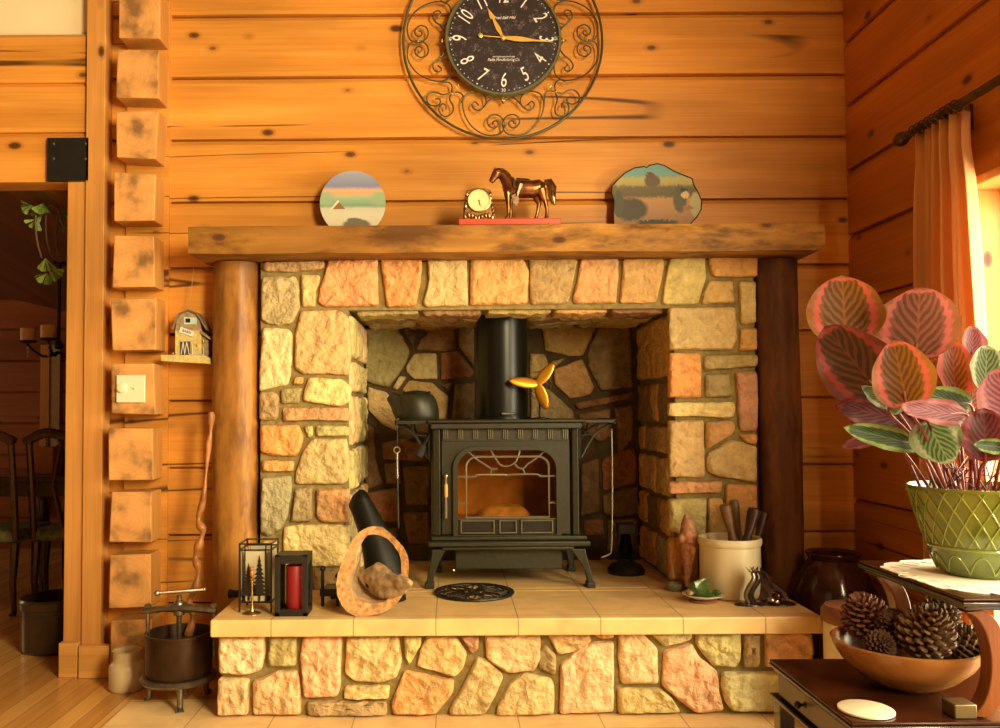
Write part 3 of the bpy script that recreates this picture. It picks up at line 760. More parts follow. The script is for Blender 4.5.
# raised arched moulding round the glass, reaching down to the base
mb = MB()
ring_face(mb, arch(sx(453), sx(560), sz(535), sz(446), .10, .095), arch(sx(457.6), sx(555.6), sz(534), sz(450), .088, .083), SY-.026, SY+.0)
mb.build('arched_moulding', IRON, door, angle=50)
IRON_LIT = M('painted_lit_iron', (.13, .12, .075), .4, .5)  # paler iron paints lit edges onto the ribs and panel frames
mb = MB(); zpa, zpb = sz(534), sz(518)
xs_ = [(460, 494), (498.5, 516), (520, 552)]
mb.box(sx(457.5), sx(555.5), SY-.012, SY+.0, zpa, zpb)
def rim(mb, u0, u1, v0, v1, y0, y1, t):
    a, b, c, d = sx(u0), sx(u1), sz(v1), sz(v0)
    mb.box(a, b, y0, y1, c, c+t); mb.box(a, b, y0, y1, d-t, d); mb.box(a, a+t, y0, y1, c+t, d-t); mb.box(b-t, b, y0, y1, c+t, d-t)
lp = mb.build('lower_panel', IRON2, door, smooth=False, bevel=.001); mb = MB()  # darker iron puts recess shade behind the frames
for u0, u1 in xs_: rim(mb, u0, u1, 519.5, 533, SY-.020, SY-.011, .006)
mb.box(sx(457.5), sx(555.5), SY-.018, SY-.011, zpb-.004, zpb); mb.build('panel_frames', IRON_LIT, lp, smooth=False, bevel=.001)
# tracery bars in front of the glass
mb = MB(); yb_ = SY-.008; tq = lambda pts: [(sx(430+x/5.6), yb_, sz(415+y/5.6)) for x, y in pts]
bar = lambda pts, r=.0045, cl=False: mb.tube(smoothpath(tq(pts), 5, cl), r, 6, cl)
mb.tube([(x, yb_, z) for x, z in arch(sx(466), sx(548.5), sz(517), sz(456.5), .05, .045)], .0055, 6, True)
bar([(155, 343), (250, 343), (270, 334), (410, 334), (428, 340), (445, 334), (590, 332), (620, 343), (700, 342)])
bar([(215, 205), (260, 245), (300, 272), (345, 300), (378, 298)]); bar([(340, 195), (365, 240), (395, 280), (440, 285), (475, 265), (490, 240), (505, 190)])
bar([(640, 205), (590, 245), (545, 275), (520, 300), (490, 292), (470, 268)]); bar([(345, 300), (335, 332)]); bar([(518, 300), (530, 330)])
for a, b in ((155, 195), (665, 700)): bar([(a, 493), ((a+b)/2, 490), (b, 493)])
mb.build('tracery_bars', M('worn_iron', (.22, .20, .14), .4, .6), door)
# handle with wood grip
hdl = MB(); hdl.tube([(sx(446), SY-.005, sz(475)), (sx(446), SY-.03, sz(477)), (sx(446), SY-.03, sz(517))], .005, 8); hdl.ball((sx(446), SY-.02, sz(475)), .011)
ho = hdl.build('door_handle', STEEL, door)
mb = MB(); mb.lathe([(.005, 0), (.008, .006), (.008, .055), (.005, .06)], (sx(446), SY-.03, sz(496.5)), 12); mb.build('grip', M('orange_wood_grip', (.75, .36, .10), .4), door)['label'] = 'orange wooden handle grip'
# glass and fire chamber
mb = MB(); g = arch(sx(457), sx(555), sz(518.5), sz(450.5), .088, .083); mb.prism([(x, SY+.010, z) for x, z in g], (0, .004, 0))
mb.build('glass', glass_mat('stove_glass', (.95, .82, .60), .22), door, smooth=False)
mb = MB(); fb = M('firebrick', (.40, .22, .08), .8, var=.35, scale=9, bump=.4)
mb.box(xl+.022, xl+.05, SY+.03, SYB-.03, zb1+.02, ztb-.02); mb.box(xr-.05, xr-.022, SY+.03, SYB-.03, zb1+.02, ztb-.02); mb.box(xl+.05, xr-.05, SYB-.06, SYB-.025, zb1+.02, ztb-.02); mb.box(xl+.05, xr-.05, SY+.03, SYB-.06, zb1+.02, zb1+.05)
mb.build('firebrick_lining', fb, stove, smooth=False)
mb = MB(); mb.ball((sx(507), SY+.22, zb1+.05), (.13, .09, .065), 20); noisy(mb, .008, 14)
mb.build('reflection_mound', M('pale_reflection', (.55, .36, .14), .9, var=.4, scale=20), stove)  # pale mound added to imitate the bright reflection low in the glass
# frieze of ribs
fr = MB(); fr.box(sx(442), sx(569), SY-.006, SY+.018, sz(441), sz(427)); frz = fr.build('frieze', IRON, stove, bevel=.001)
for i in range(9):
    u = 446+i*14.9; mb = MB()
    for q in (-1.9, 0, 1.9): mb.box(sx(u+q)-.0024, sx(u+q)+.0024, SY-.016, SY-.006, sz(439), sz(428.5))
    mb.build('rib_cluster', IRON_LIT, frz, smooth=False)
# corner columns
for u0, u1 in ((430.5, 441.5), (569.5, 579.5)):
    mb = MB(); x0, x1 = sx(u0), sx(u1)
    mb.prism([(x0, SY+.03, zb1), (x0+.012, SY-.006, zb1), (x1-.006, SY-.012, zb1), (x1, SY+.03, zb1)], (0, 0, ztb-zb1))
    mb.build('corner_column', IRON, stove, smooth=False, bevel=.004)
# top plate
mb = MB(); x0, x1 = sx(428), sx(584)
mb.box(x0, x1, SY-.05, SYB+.02, zt-.014, zt); mb.box(x0+.012, x1-.012, SY-.036, SYB+.01, ztb-.008, zt-.014)
mb.build('top_plate', IRON, stove, bevel=.005)
# base plate, ash drawer, skirt
mb = MB(); a0, a1 = sx(428), sx(588); zc = (zb0+zb1)/2
mb.box(a0+.012, a1-.012, SY-.03, SYB, zc+.008, zb1); mb.box(a0, a1, SY-.05, SYB+.01, zc-.016, zc+.008); mb.box(a0+.06, a1-.07, SY-.04, SYB, zb0-.004, zc-.016)
mb.build('base_plate', IRON, stove, bevel=.006)
mb = MB(); mb.box(sx(455), sx(562), SY+.02, SYB-.05, sz(570), zb0-.004); dr = mb.build('ash_drawer', IRON, stove, bevel=.004)
for u, v in ((453, 570.5), (522, 548.5)):
    mb = MB(); mb.ball((sx(u), SY+.012, sz(v)), .006, 8); mb.build('pin', STEEL, dr)
def leg(side, y, back=False):
    mb = MB(); s = 1 if side > 0 else -1
    xt0 = sx(432) if s < 0 else sx(583); xi = sx(446) if s < 0 else sx(568)
    xb = sx(425.5) if s < 0 else sx(592); xbi = sx(433) if s < 0 else sx(585.5)
    if back: xb += -s*.03; xbi += -s*.03
    zf = HZ; n = 8
    o1, i1 = [], []
    for i in range(n+1):
        t = i/n; z = zb0+(zf+.02-zb0)*t
        o1.append((xt0+(xb-xt0)*t**1.1, z)); i1.append((xi+(xbi-xi)*(1-(1-t)**1.7), z))
    poly = o1+i1[::-1]
    if s > 0: poly = poly[::-1]
    mb.prism([(x, y-.03, z) for x, z in poly], (0, .05, 0))
    mb.box(min(xb, xbi)-.004, max(xb, xbi)+.004, y-.036, y+.026, zf, zf+.024)
    return mb.build('leg', IRON, stove, smooth=False, bevel=.004)
leg(-1, SY-.005); leg(1, SY-.005); leg(-1, SYB-.05, True); leg(1, SYB-.05, True)
# side shelves with brackets
for s in (-1, 1):
    x0, x1 = (sx(396, 3.74), sx(427.5)) if s < 0 else (sx(584.5), sx(613.5, 3.74))
    zz_ = zt-.002
    mb = MB(); mb.box(x0, x1, SY-.02, SYB-.04, zz_-.016, zz_); 
    mb.box(x0, x0+.012, SY-.02, SYB-.04, zz_-.022, zz_+.004) if s < 0 else mb.box(x1-.012, x1, SY-.02, SYB-.04, zz_-.022, zz_+.004)
    sh = mb.build('side_shelf', IRON, stove, bevel=.003)
    xw = sx(430.2) if s < 0 else sx(579.8)
    for yy in (SY+.03, SYB-.12):
        mb = MB(); xo = x0+.012 if s < 0 else x1-.012; zw = sz(458)
        cv = smoothpath([(xo, yy, zz_-.018), ((xo+xw)/2+.00*s, yy, (zz_*.62+zw*.38)), (xw+.012*s, yy, zw)], 6)
        mb.tube(cv, .006, 6); mb.tube([(xw+.004*s, yy, zz_-.018), (xw+.004*s, yy, zw-.01)], .006, 6)
        mb.tube([(xw+.004*s, yy, sz(436)), ((xo+xw)/2, yy, (zz_*.62+zw*.38))], .0045, 6); mb.tube([((xw*.4+xo*.6), yy, zz_-.018), ((xo+xw)/2, yy, (zz_*.62+zw*.38))], .0045, 6)
        mb.build('shelf_bracket', IRON, sh)
# stove pipe
zp1 = ZO+.02
pcx = P(502, 380, 3.95).x; pr = 26/830*3.95
mb = MB(); mb.lathe([(pr+.012, zt), (pr+.012, zt+.012), (pr, zt+.014), (pr, P(500, 316, 3.95).z+.07)], (pcx, 3.95, 0), 48)
pipe = mb.build('stove_pipe', BLACKP, stove)
mb = MB(); zk = P(500, 414, 3.82).z; mb.tube([(pcx-.01, 3.95-pr-.012, zk), (pcx+.045, 3.95-pr-.004, zk)], .006, 8); mb.tube([(pcx+.045, 3.95-pr-.004, zk), (pcx+.055, 3.95-pr+.012, zk)], .005, 8); mb.build('damper_handle', STEEL, pipe)

# kettle / humidifier urn on the left shelf
def kz(v): return P(415, v, 3.80).z
def kx(u): return P(u, 405, 3.80).x
kl = thing('cast_iron_kettle', (kx(415), 3.86, zt), 'black cast iron kettle with an open spout on the left shelf of the stove', 'kettle')
mb = MB(); W = kx(438)-kx(394); zk0 = zt+.001; Hk = kz(393)-zk0; n = 20
rings = []
xcs = kx(417); 
for i, t in enumerate([0, .06, .2, .4, .6, .75, .88, .96, 1.0]):
    rr = [.96, 1.0, 1.02, 1.02, .99, .94, .86, .76, .62][i]
    rings.append([mb.v((xcs+.006+W*.47*rr*math.cos(2*PI*j/28) + (-.012*t), 3.87+.085*rr*math.sin(2*PI*j/28), zk0+Hk*t)) for j in range(28)])
for a_, b_ in zip(rings, rings[1:]):
    for j in range(28): mb.face([a_[j], a_[(j+1) % 28], b_[(j+1) % 28], b_[j]])
mb.face(rings[0]); mb.face(rings[-1])
mb.build('pot', IRON, kl)
mb = MB(); sp_ = [Vector((kx(405), 3.87, zk0+Hk*.35)), Vector((kx(398), 3.87, zk0+Hk*.62)), Vector((kx(388.5), 3.87, kz(395)))]
mb.tube(smoothpath(sp_, 4), [.062]*1+[.062, .058, .054, .048, .040, .033, .027, .021], 14); mb.build('spout', IRON, kl)
mb = MB(); mb.lathe([(.055, 0), (.058, .004), (.045, .010), (.012, .014)], (kx(416), 3.87, zk0+Hk), 24); 
lid = mb.build('lid', IRON, kl)
for u in (403, 429):
    mb = MB(); mb.lathe([(.004, 0), (.006, .006), (.007, .010), (.002, .014)], (kx(u), 3.85, zk0+Hk-(.002 if u < 410 else .004)), 12); mb.build('lug', IRON2, kl)

# heat powered fan
fx, fz = P(537, 384.5, 3.80).x, P(537, 384.5, 3.80).z
fan = thing('stove_fan', (fx+.01, 3.80, zt), 'heat-powered stove fan with three golden blades beside the stove pipe', 'fan')
mb = MB(); mb.lathe([(.046, 0), (.046, .004), (.02, .008), (.006, .010)], (fx+.012, 3.80, zt), 28); mb.tube([(fx+.012, 3.80, zt), (fx+.010, 3.80, fz-.02)], .005, 8); mb.box(fx-.008, fx+.02, 3.785, 3.825, fz-.022, fz+.004); mb.build('stand', IRON2, fan, bevel=.001)
mb = MB()
for k in range(8):
    a = 2*PI*k/8; cg = [(fx+.012+.052*math.cos(a)*q, 3.86+.0*q, fz+.052*math.sin(a)*q) for q in (1, 1.0)]
    mb.tube([(fx+.01+.02*math.cos(a), 3.83, fz+.02*math.sin(a)), (fx+.01+.062*math.cos(a), 3.855, fz+.062*math.sin(a)), (fx+.01+.056*math.cos(a), 3.885, fz+.056*math.sin(a))], .0016, 5)
for q, yy in ((.062, 3.855), (.04, 3.84)):
    mb.tube([(fx+.01+q*math.cos(2*PI*i/28), yy, fz+q*math.sin(2*PI*i/28)) for i in range(28)], .0018, 5, True)
mb.build('wire_cage', BRONZE, fan)
mb = MB(); mb.lathe([(.001, -.008), (.011, -.006), (.012, .006), (.001, .010)], (fx, 3.785, fz), 16, rotm('X', 90)); mb.build('hub', GOLDP, fan)
for (tu, tv), tw in (((553.5, 363.5), -.55), ((509.6, 380.5), .35), ((546.5, 409), .6)):
    tip = P(tu, tv, 3.775); ax = Vector((tip.x-fx, 0, tip.z-fz)); Lb = ax.length; ax.normalize(); sd = Vector((-ax.z, 0, ax.x)); mb = MB(); rows = []
    for i in range(15):
        t = i/14; w = (.007+.017*math.sin(PI*min(1, t**.8))**.65) * (1 if t < .97 else .5); row = []
        for j in range(-3, 4):
            q = j/3; row.append(mb.v(Vector((fx, 3.775, fz))+ax*(Lb*t)+sd*(w*q)+Vector((0, -1, 0))*(tw*w*q + .006*(1-q*q))))
        rows.append(row)
    for a_, b_ in zip(rows, rows[1:]):
        for j in range(6): mb.face([a_[j], a_[j+1], b_[j+1], b_[j]])
    mb.build('blade', GOLDP, fan, solid=.0015)

# pokers and tools hanging from the shelves
def rod(name, label, cat, pts, r, mat, Y, n=8, loop=None):
    mb = MB(); mb.tube(smoothpath([P(u, v, Y) for u, v in pts], 4), r, n)
    if loop:
        c = P(loop[0], loop[1], Y); q = loop[2]
        mb.tube([(c.x+q*math.cos(2*PI*i/20), c.y, c.z+q*math.sin(2*PI*i/20)) for i in range(20)], r*.8, 6, True)
    return mb
t = thing('fire_poker', P(397, 520, 3.66), 'thin steel poker with a coiled handle hanging below the left stove shelf', 'poker')
rod('', '', '', [(397.5, 478), (398, 500), (398.5, 528)], .0035, STEEL, 3.66).build('shaft', IRON, t)
mb = rod('', '', '', [(397.2, 453), (397.5, 478)], .0045, STEEL, 3.66, loop=(397, 450, .013))
for i in range(12): 
    c = P(397.4, 455+i*1.9, 3.66); mb.lathe([(.006, -.0018), (.0085, 0), (.006, .0018)], c, 10)
mb.build('coiled_handle', STEEL, t)
mb = rod('', '', '', [(396.5, 424.5), (397.5, 435), (397, 447.4)], .002, IRON2, 3.66); mb.build('hook', IRON2, t)
mb = rod('', '', '', [(611.5, 430), (612, 470), (612, 520), (611.2, 549), (609.5, 554), (601.5, 557.5)], .0042, STEEL, 3.70); mb.ball(P(611.5, 430, 3.70), .007, 8)
tag(mb.build('fire_poker', M('worn_steel', (.30, .27, .20), .35, .9)), 'long bent steel poker hanging from the right stove shelf', 'poker')
t = thing('stove_brush', P(420, 455, 3.72), 'dark short-handled brush hanging under the left stove shelf', 'brush')
mb = MB(); mb.tube([P(429, 427, 3.70), P(430, 436, 3.70)], .003, 6); mb.tube([P(430, 434, 3.70), P(420, 452, 3.70)], [.006, .007], 8); mb.build('handle', IRON2, t)
a, b = P(424, 445, 3.70), P(418.5, 456, 3.70); mb = MB(); mb.tube([a, (a+b)/2, b], [.012, .018, .019], 10); noisy(mb, .003, 120); mb.build('bristles', M('black_bristle', (.02, .018, .015), .9), t)

# round cast iron trivet
tc_ = PZ(474, 590, HZ); tc_.y = 3.555; tr_ = .172
mb = MB(); cz = HZ+.006; c0 = Vector((P(474, 590, 3.555).x, 3.555, cz))
circ = lambda c, r, n=40: [(c[0]+r*math.cos(2*PI*i/n), c[1]+r*math.sin(2*PI*i/n), c[2]) for i in range(n)]
mb.tube(circ(c0, tr_-.006, 64), .0055, 6, True); mb.tube(circ(c0, tr_-.024, 56), .003, 5, True)
for i in range(60):
    a = 2*PI*i/60; mb.ball(c0+Vector((math.cos(a), math.sin(a), 0))*(tr_-.015), (.0055, .0055, .004), 6)
mb.tube(circ(c0, .045, 24), .0035, 6, True); mb.tube(circ(c0, .022, 16), .005, 6, True)
for i in range(8):
    a = 2*PI*i/8; d = Vector((math.cos(a), math.sin(a), 0)); e = Vector((-d.y, d.x, 0))
    mb.tube(smoothpath([c0+d*.045, c0+d*.075+e*.022, c0+d*.11+e*.026, c0+d*.145, c0+d*.11-e*.026, c0+d*.075-e*.022, c0+d*.045], 5), .0026, 5)
    mb.tube(smoothpath([c0+d*.05, c0+d*.08+e*.006, c0+d*.12-e*.004, c0+d*.148], 4), .0026, 5)
    d2 = (d+e*.41).normalized(); mb.tube(circ(c0+d2*.125, .016, 14), .0024, 5, True); mb.tube([c0+d2*.05, c0+d2*.108], .003, 5)
tag(mb.build('round_trivet', IRON2), 'black openwork cast iron trivet on the hearth tiles before the stove', 'trivet')

# ------------------------------------------------------------------ things on the left of the hearth
lanY = 3.30
def lx(u, Y): return P(u, 590, Y).x
# tree lantern
x0, x1 = lx(238.5, 3.24), lx(272, 3.24); zb = HZ; ztl = P(255, 543, 3.24).z; y0, y1 = 3.24, 3.24+(x1-x0)
t = thing('tree_lantern', ((x0+x1)/2, (y0+y1)/2, HZ), 'tall black-framed lantern with frosted panes and dark pine tree cut-outs', 'lantern')
mb = MB(); f = .0065
for (a, b) in ((x0, y0), (x1-f, y0), (x0, y1-f), (x1-f, y1-f)): mb.box(a, a+f, b, b+f, zb, ztl)
for z in (zb+.035, ztl-.03, ztl-f):
    mb.box(x0+f, x1-f, y0, y0+f*.8, z, z+f*.8); mb.box(x0+f, x1-f, y1-f*.8, y1, z, z+f*.8); mb.box(x0, x0+f*.8, y0+f, y1-f, z, z+f*.8); mb.box(x1-f*.8, x1, y0+f, y1-f, z, z+f*.8)
for q in (.016,):
    mb.box(x0+f+q, x0+f+q+.004, y0, y0+.004, zb+.035, ztl-f); mb.box(x1-f-q-.004, x1-f-q, y0, y0+.004, zb+.035, ztl-f)
mb.box(x0+f, x1-f, y0+f, y1-f, zb+.035, zb+.040)
mb.build('frame', BLK, t, smooth=False)
fro = M('frosted_pane', (.50, .47, .30), .5, var=.03, trans=0)
for nm, q in (('frosted_pane', (x0+.024, x1-.024, y0+.006, y0+.008)), ('frosted_pane', (x1-.008, x1-.006, y0+.02, y1-.02)), ('frosted_pane', (x0+.006, x0+.008, y0+.02, y1-.02)), ('frosted_pane', (x0+.02, x1-.02, y1-.008, y1-.006))):
    mb = MB(); mb.box(q[0], q[1], q[2], q[3], zb+.042, ztl-.03); mb.build(nm, fro, t, smooth=False)
for cx_, hh in (((x0*.38+x1*.62), .145), ((x0*.70+x1*.30), .115)):
    mb = MB(); zt0 = zb+.045; pts = []; nl = 9
    R_, Lf = [], []
    for i in range(nl):
        zz_ = zt0+.02+hh*i/nl; w = .036*(1-i/nl)+.002
        R_ += [(cx_+w, zz_), (cx_+w*.35, zz_+hh/nl*.75)]; Lf += [(cx_-w, zz_), (cx_-w*.35, zz_+hh/nl*.75)]
    poly = [(cx_-.004, zt0), (cx_+.004, zt0), (cx_+.004, zt0+.018)]+R_+[(cx_, zt0+.02+hh+.01)]+Lf[::-1]+[(cx_-.004, zt0+.018)]
    mb.prism([(x, y0+.001, z) for x, z in poly], (0, .002, 0)); mb.build('tree_cutout', BLK, t, smooth=False)
# red candle lantern
Yr = 3.17; x0, x1 = lx(274.5, Yr), lx(307.5, Yr); y0 = Yr; y1 = Yr+.115; ztl = P(290, 555.5, Yr).z
t = thing('candle_lantern', ((x0+x1)/2, (y0+y1)/2, HZ), 'small black box lantern holding a dark red pillar candle, front left on the hearth', 'lantern')
mb = MB(); f = .019
for (a, b) in ((x0, y0), (x1-f, y0), (x0, y1-f), (x1-f, y1-f)): mb.box(a, a+f, b, b+f, HZ, ztl)
mb.box(x0, x1, y0, y1, HZ-.0, HZ+.014); mb.box(x0, x1, y0, y1, ztl-.006, ztl)
for q in ((x0+f, x1-f, y0, y0+.01), (x0+f, x1-f, y1-.01, y1), (x0, x0+.01, y0+f, y1-f), (x1-.01, x1, y0+f, y1-f)):
    mb.box(q[0], q[1], q[2], q[3], ztl-.032, ztl-.006); mb.box(q[0], q[1], q[2], q[3], HZ+.014, HZ+.026)
mb.build('case', BLK, t, smooth=False, bevel=.0015)
for q in ((x0+f, x1-f, y0+.005, y0+.007), (x0+.005, x0+.007, y0+f, y1-f), (x1-.007, x1-.005, y0+f, y1-f)):
    mb = MB(); mb.box(q[0], q[1], q[2], q[3], HZ+.02, ztl-.03); mb.build('pane', glass_mat('lantern_glass', (.97, .97, .95), .05), t, smooth=False)
cc = ((x0+x1)/2+.006, y0+.05, HZ+.0145); hc = P(290, 566, y0+.03).z-cc[2]
mb = MB(); mb.lathe([(.033, 0), (.035, .003), (.035, hc-.004), (.033, hc), (.029, hc+.001), (.024, hc-.006), (.003, hc-.007)], cc, 32); mb.tube([(cc[0], cc[1], cc[2]+hc-.006), (cc[0]+.002, cc[1], cc[2]+hc+.006)], .0012, 5)
cd_ = tag(mb.build('pillar_candle', M('red_wax', (.27, .008, .014), .5, var=.05, sub=.1)), 'dark red pillar candle inside the small black box lantern', 'candle')
# brass candlestick with a bird finial
cs = PZ(252, 613.5, HZ)
t = thing('brass_candlestick', (cs.x, cs.y, HZ), 'slim brass candlestick with a small amber bird on top before the tree lantern', 'candlestick')
hh = P(252, 578, cs.y).z-HZ
mb = MB(); mb.lathe([(.036, 0), (.036, .003), (.020, .007), (.010, .010), (.007, .02), (.0045, .03), (.004, hh-.02), (.008, hh-.016), (.005, hh-.01), (.009, hh)], cs, 24); mb.build('stem', M('aged_brass', (.62, .38, .12), .3, .95, var=.3), t)
mb = MB(); zt_ = P(252, 578, cs.y).z
mb.ball((cs.x, cs.y, zt_+.018), (.009, .010, .016), 12); mb.ball((cs.x-.001, cs.y-.003, zt_+.036), (.008, .008, .008), 12); mb.lathe([(.0025, 0), (.0003, .008)], (cs.x-.005, cs.y-.004, zt_+.040), 6); mb.lathe([(.0025, 0), (.0003, .008)], (cs.x+.005, cs.y-.004, zt_+.040), 6)
mb.tube([(cs.x, cs.y+.004, zt_+.008), (cs.x+.002, cs.y+.006, zt_-.02)], [.006, .003], 6)
mb.build('bird_finial', M('amber_bird', (.50, .20, .06), .35, .3, var=.4), t)
# small iron andiron stand behind the red lantern and a pipe on the far left
mb = MB(); a = P(322, 605, 3.36); b = P(337, 570, 3.36)
mb.box(a.x, a.x+.012, 3.33, 3.345, HZ, b.z); mb.box(b.x, b.x+.012, 3.33, 3.345, HZ, b.z-.03); mb.box(a.x-.004, b.x+.016, 3.325, 3.35, HZ+.04, HZ+.07); mb.box(a.x, b.x+.01, 3.345, 3.48, HZ+.045, HZ+.06); mb.box(a.x+.02, b.x-.005, 3.46, 3.475, HZ, HZ+.06)
mb.ball((a.x+.006, 3.337, b.z+.010), .012, 10); mb.ball((b.x+.006, 3.337, b.z-.02), .012, 10)
tag(mb.build('iron_andiron', IRON2, bevel=.002), 'dark iron andiron behind the small black lantern at the pier foot', 'andiron')
mb = MB(); a = P(231, 586, 3.50); mb.tube([(a.x, 3.47, HZ+.022), (a.x+.07, 3.47, HZ+.022)], .015, 12); mb.lathe([(.019, 0), (.019, .014)], (a.x-.001, 3.47, HZ+.022), 12, rotm('Y', 90))
tag(mb.build('iron_pipe', IRON2), 'short dark iron pipe end lying behind the tree lantern', 'pipe')

# hollow log basket
bY = 3.165
q = lambda pts: [P(330+x/7.28, 520+y/7.28, bY) for x, y in pts]
def resample(pts, n):
    L_s = [0]
    for i in range(len(pts)): L_s.append(L_s[-1]+(pts[(i+1) % len(pts)]-pts[i]).length)
    T = L_s[-1]; out = []; j = 0
    for k in range(n):
        d = T*k/n
        while L_s[j+1] < d: j += 1
        f_ = (d-L_s[j])/(L_s[j+1]-L_s[j]+1e-9); out.append(pts[j].lerp(pts[(j+1) % len(pts)], f_))
    return out
oc = [(320, 38), (400, 60), (470, 120), (540, 200), (572, 280), (572, 380), (560, 470), (510, 570), (440, 635), (340, 682), (180, 688), (110, 640), (60, 560), (45, 450), (60, 370), (110, 250), (170, 130), (240, 60)]
ic = [(318, 97), (380, 110), (440, 150), (490, 210), (515, 280), (520, 360), (512, 440), (470, 530), (390, 592), (300, 604), (215, 580), (160, 520), (140, 450), (150, 390), (180, 330), (190, 260), (212, 160), (260, 108)]
N_ = 56
o1 = resample(smoothpath(q(oc), 6, True), N_); i1 = resample(smoothpath(q(ic), 6, True), N_)
cz_ = P(380, 570, bY); zlo, zhi = min(p.z for p in o1), max(p.z for p in o1)
def dep(z): t = (z-zlo)/(zhi-zlo); return .035+.19*max(0, 1-t*1.35)**.6
t = thing('log_basket', (cz_.x, bY+.1, HZ), 'basket carved from a hollow log with a bark back and round handle', 'basket')
mb = MB(); rows = []
fix = HZ-zlo+.001
sp = []
for i in range(N_):
    o, i_ = o1[i], i1[i]; nz = noise.noise(Vector((i*.5, 0, 0)))*.004
    o = o+Vector((0, nz, fix)); i_ = i_+Vector((0, nz+.006, fix)); d = dep(o.z-fix)
    ob = Vector((cz_.x+(o.x-cz_.x)*.9, o.y+d, o.z+(.02 if o.z < HZ+.1 else -.004)*(1 if d > .06 else .3)*(1 if o.z > HZ+.02 else .2)))
    ib = Vector((cz_.x+(i_.x-cz_.x)*.88, i_.y+d*.8, i_.z+(.03 if i_.z < HZ+.12 else 0)*.4))
    sp.append([o, i_, ib, ob])
V = [[mb.v(p) for p in row] for row in sp]
for i in range(N_):
    a_, b_ = V[i], V[(i+1) % N_]
    for k in range(4):
        f_ = mb.face([a_[k], a_[(k+1) % 4], b_[(k+1) % 4], b_[k]])
        if f_: f_.material_index = [0, 1, 1, 2][k]
bm_ = mb.bm; bmesh.ops.subdivide_edges(bm_, edges=bm_.edges[:], cuts=1, use_grid_fill=True); noisy(mb, .003, 40)
mb.build('hollow_log', [M('sawn_wood_face', (.50, .26, .09), .7, var=.45, scale=60, bump=.3), M('hollow_inside', (.46, .30, .15), .8, var=.4, scale=30, bump=.5), M('rough_bark', (.22, .14, .07), .9, var=.5, scale=40, bump=.9)], t, angle=45)
# piece of driftwood in the basket
mb = MB(); g = lambda x, y, Y: P(330+x/7.28, 520+y/7.28, Y)
mb.tube([g(270, 400, 3.28), g(360, 430, 3.24), g(460, 460, 3.19), g(560, 470, 3.14), g(592, 458, 3.12)], [.030, .044, .036, .020, .010], 14)
mb.tube([g(280, 380, 3.27), g(350, 365, 3.24), g(430, 390, 3.21)], [.018, .030, .016], 12); mb.tube([g(300, 500, 3.26), g(380, 535, 3.20), g(470, 530, 3.17), g(560, 520, 3.14)], [.016, .022, .020, .007], 10)
mb.tube([g(400, 440, 3.20), g(520, 430, 3.15), g(585, 455, 3.12)], [.02, .02, .010], 10)
bmesh.ops.subdivide_edges(mb.bm, edges=mb.bm.edges[:], cuts=1); noisy(mb, .005, 45)
drift = tag(mb.build('driftwood', M('weathered_wood', (.32, .22, .11), .8, var=.6, scale=28, bump=.8), rem=.004), 'knobbly weathered piece of wood lying in the log basket', 'driftwood')
# coal hod behind
mb = MB(); rows = []
top = P(357, 504, 3.52); bot = Vector((P(385, 590, 3.36).x, 3.40, HZ+.003)); n = 14
for i in range(n+1):
    t_ = i/n; c = bot.lerp(Vector((top.x+.0, 3.56, top.z+.008)), t_); w = .085*math.sin(PI*(.25+.62*t_))**.8 if t_ < .99 else .012
    w = .085*(1-.5*t_**2); row = []
    for j in range(-6, 7): a = j/6*1.25; row.append(mb.v((c.x+w*math.sin(a)+.03*math.sin(PI*t_), c.y-w*.9*math.cos(a)+w*.5, c.z+(.05*t_**4)*math.cos(a*1.2-.5)+.006*noise.noise(Vector((j*.6, t_*5, 0))))))
    rows.append(row)
for a_, b_ in zip(rows, rows[1:]):
    for j in range(12): mb.face([a_[j], a_[j+1], b_[j+1], b_[j]])
tag(mb.build('coal_scoop', M('dark_sheet_metal', (.012, .012, .009), .45, .4), solid=.003), 'tall curved black metal scoop leaning behind the log basket', 'scoop')

# ------------------------------------------------------------------ things on the right of the hearth
# dark oil lamp at the back right of the firebox
cx_ = P(626, 560, 3.97).x; t = thing('oil_lamp', (cx_, 3.97, HZ), 'dark iron lamp standing in shadow to the right of the stove', 'lamp')
mb = MB(); mb.lathe([(.085, 0), (.088, .02), (.07, .045), (.03, .06), (.03, .07)], (cx_, 3.97, HZ), 28); mb.build('base', IRON2, t)
mb = MB()
for q in (-.04, .04): mb.tube([(cx_+q, 3.97, HZ+.06), (cx_+q*1.1, 3.97, HZ+.14), (cx_+q*.9, 3.97, HZ+.19)], .004, 6)
mb.box(cx_-.04, cx_+.04, 3.93, 4.01, HZ+.19, HZ+.235); mb.build('cage', BLK, t, bevel=.003)
mb = MB(); mb.lathe([(.024, HZ+.071), (.034, HZ+.11), (.026, HZ+.15), (.022, HZ+.188)], (cx_, 3.97, 0), 20); mb.build('chimney', glass_mat('smoky_glass', (.25, .22, .18), .2), t)
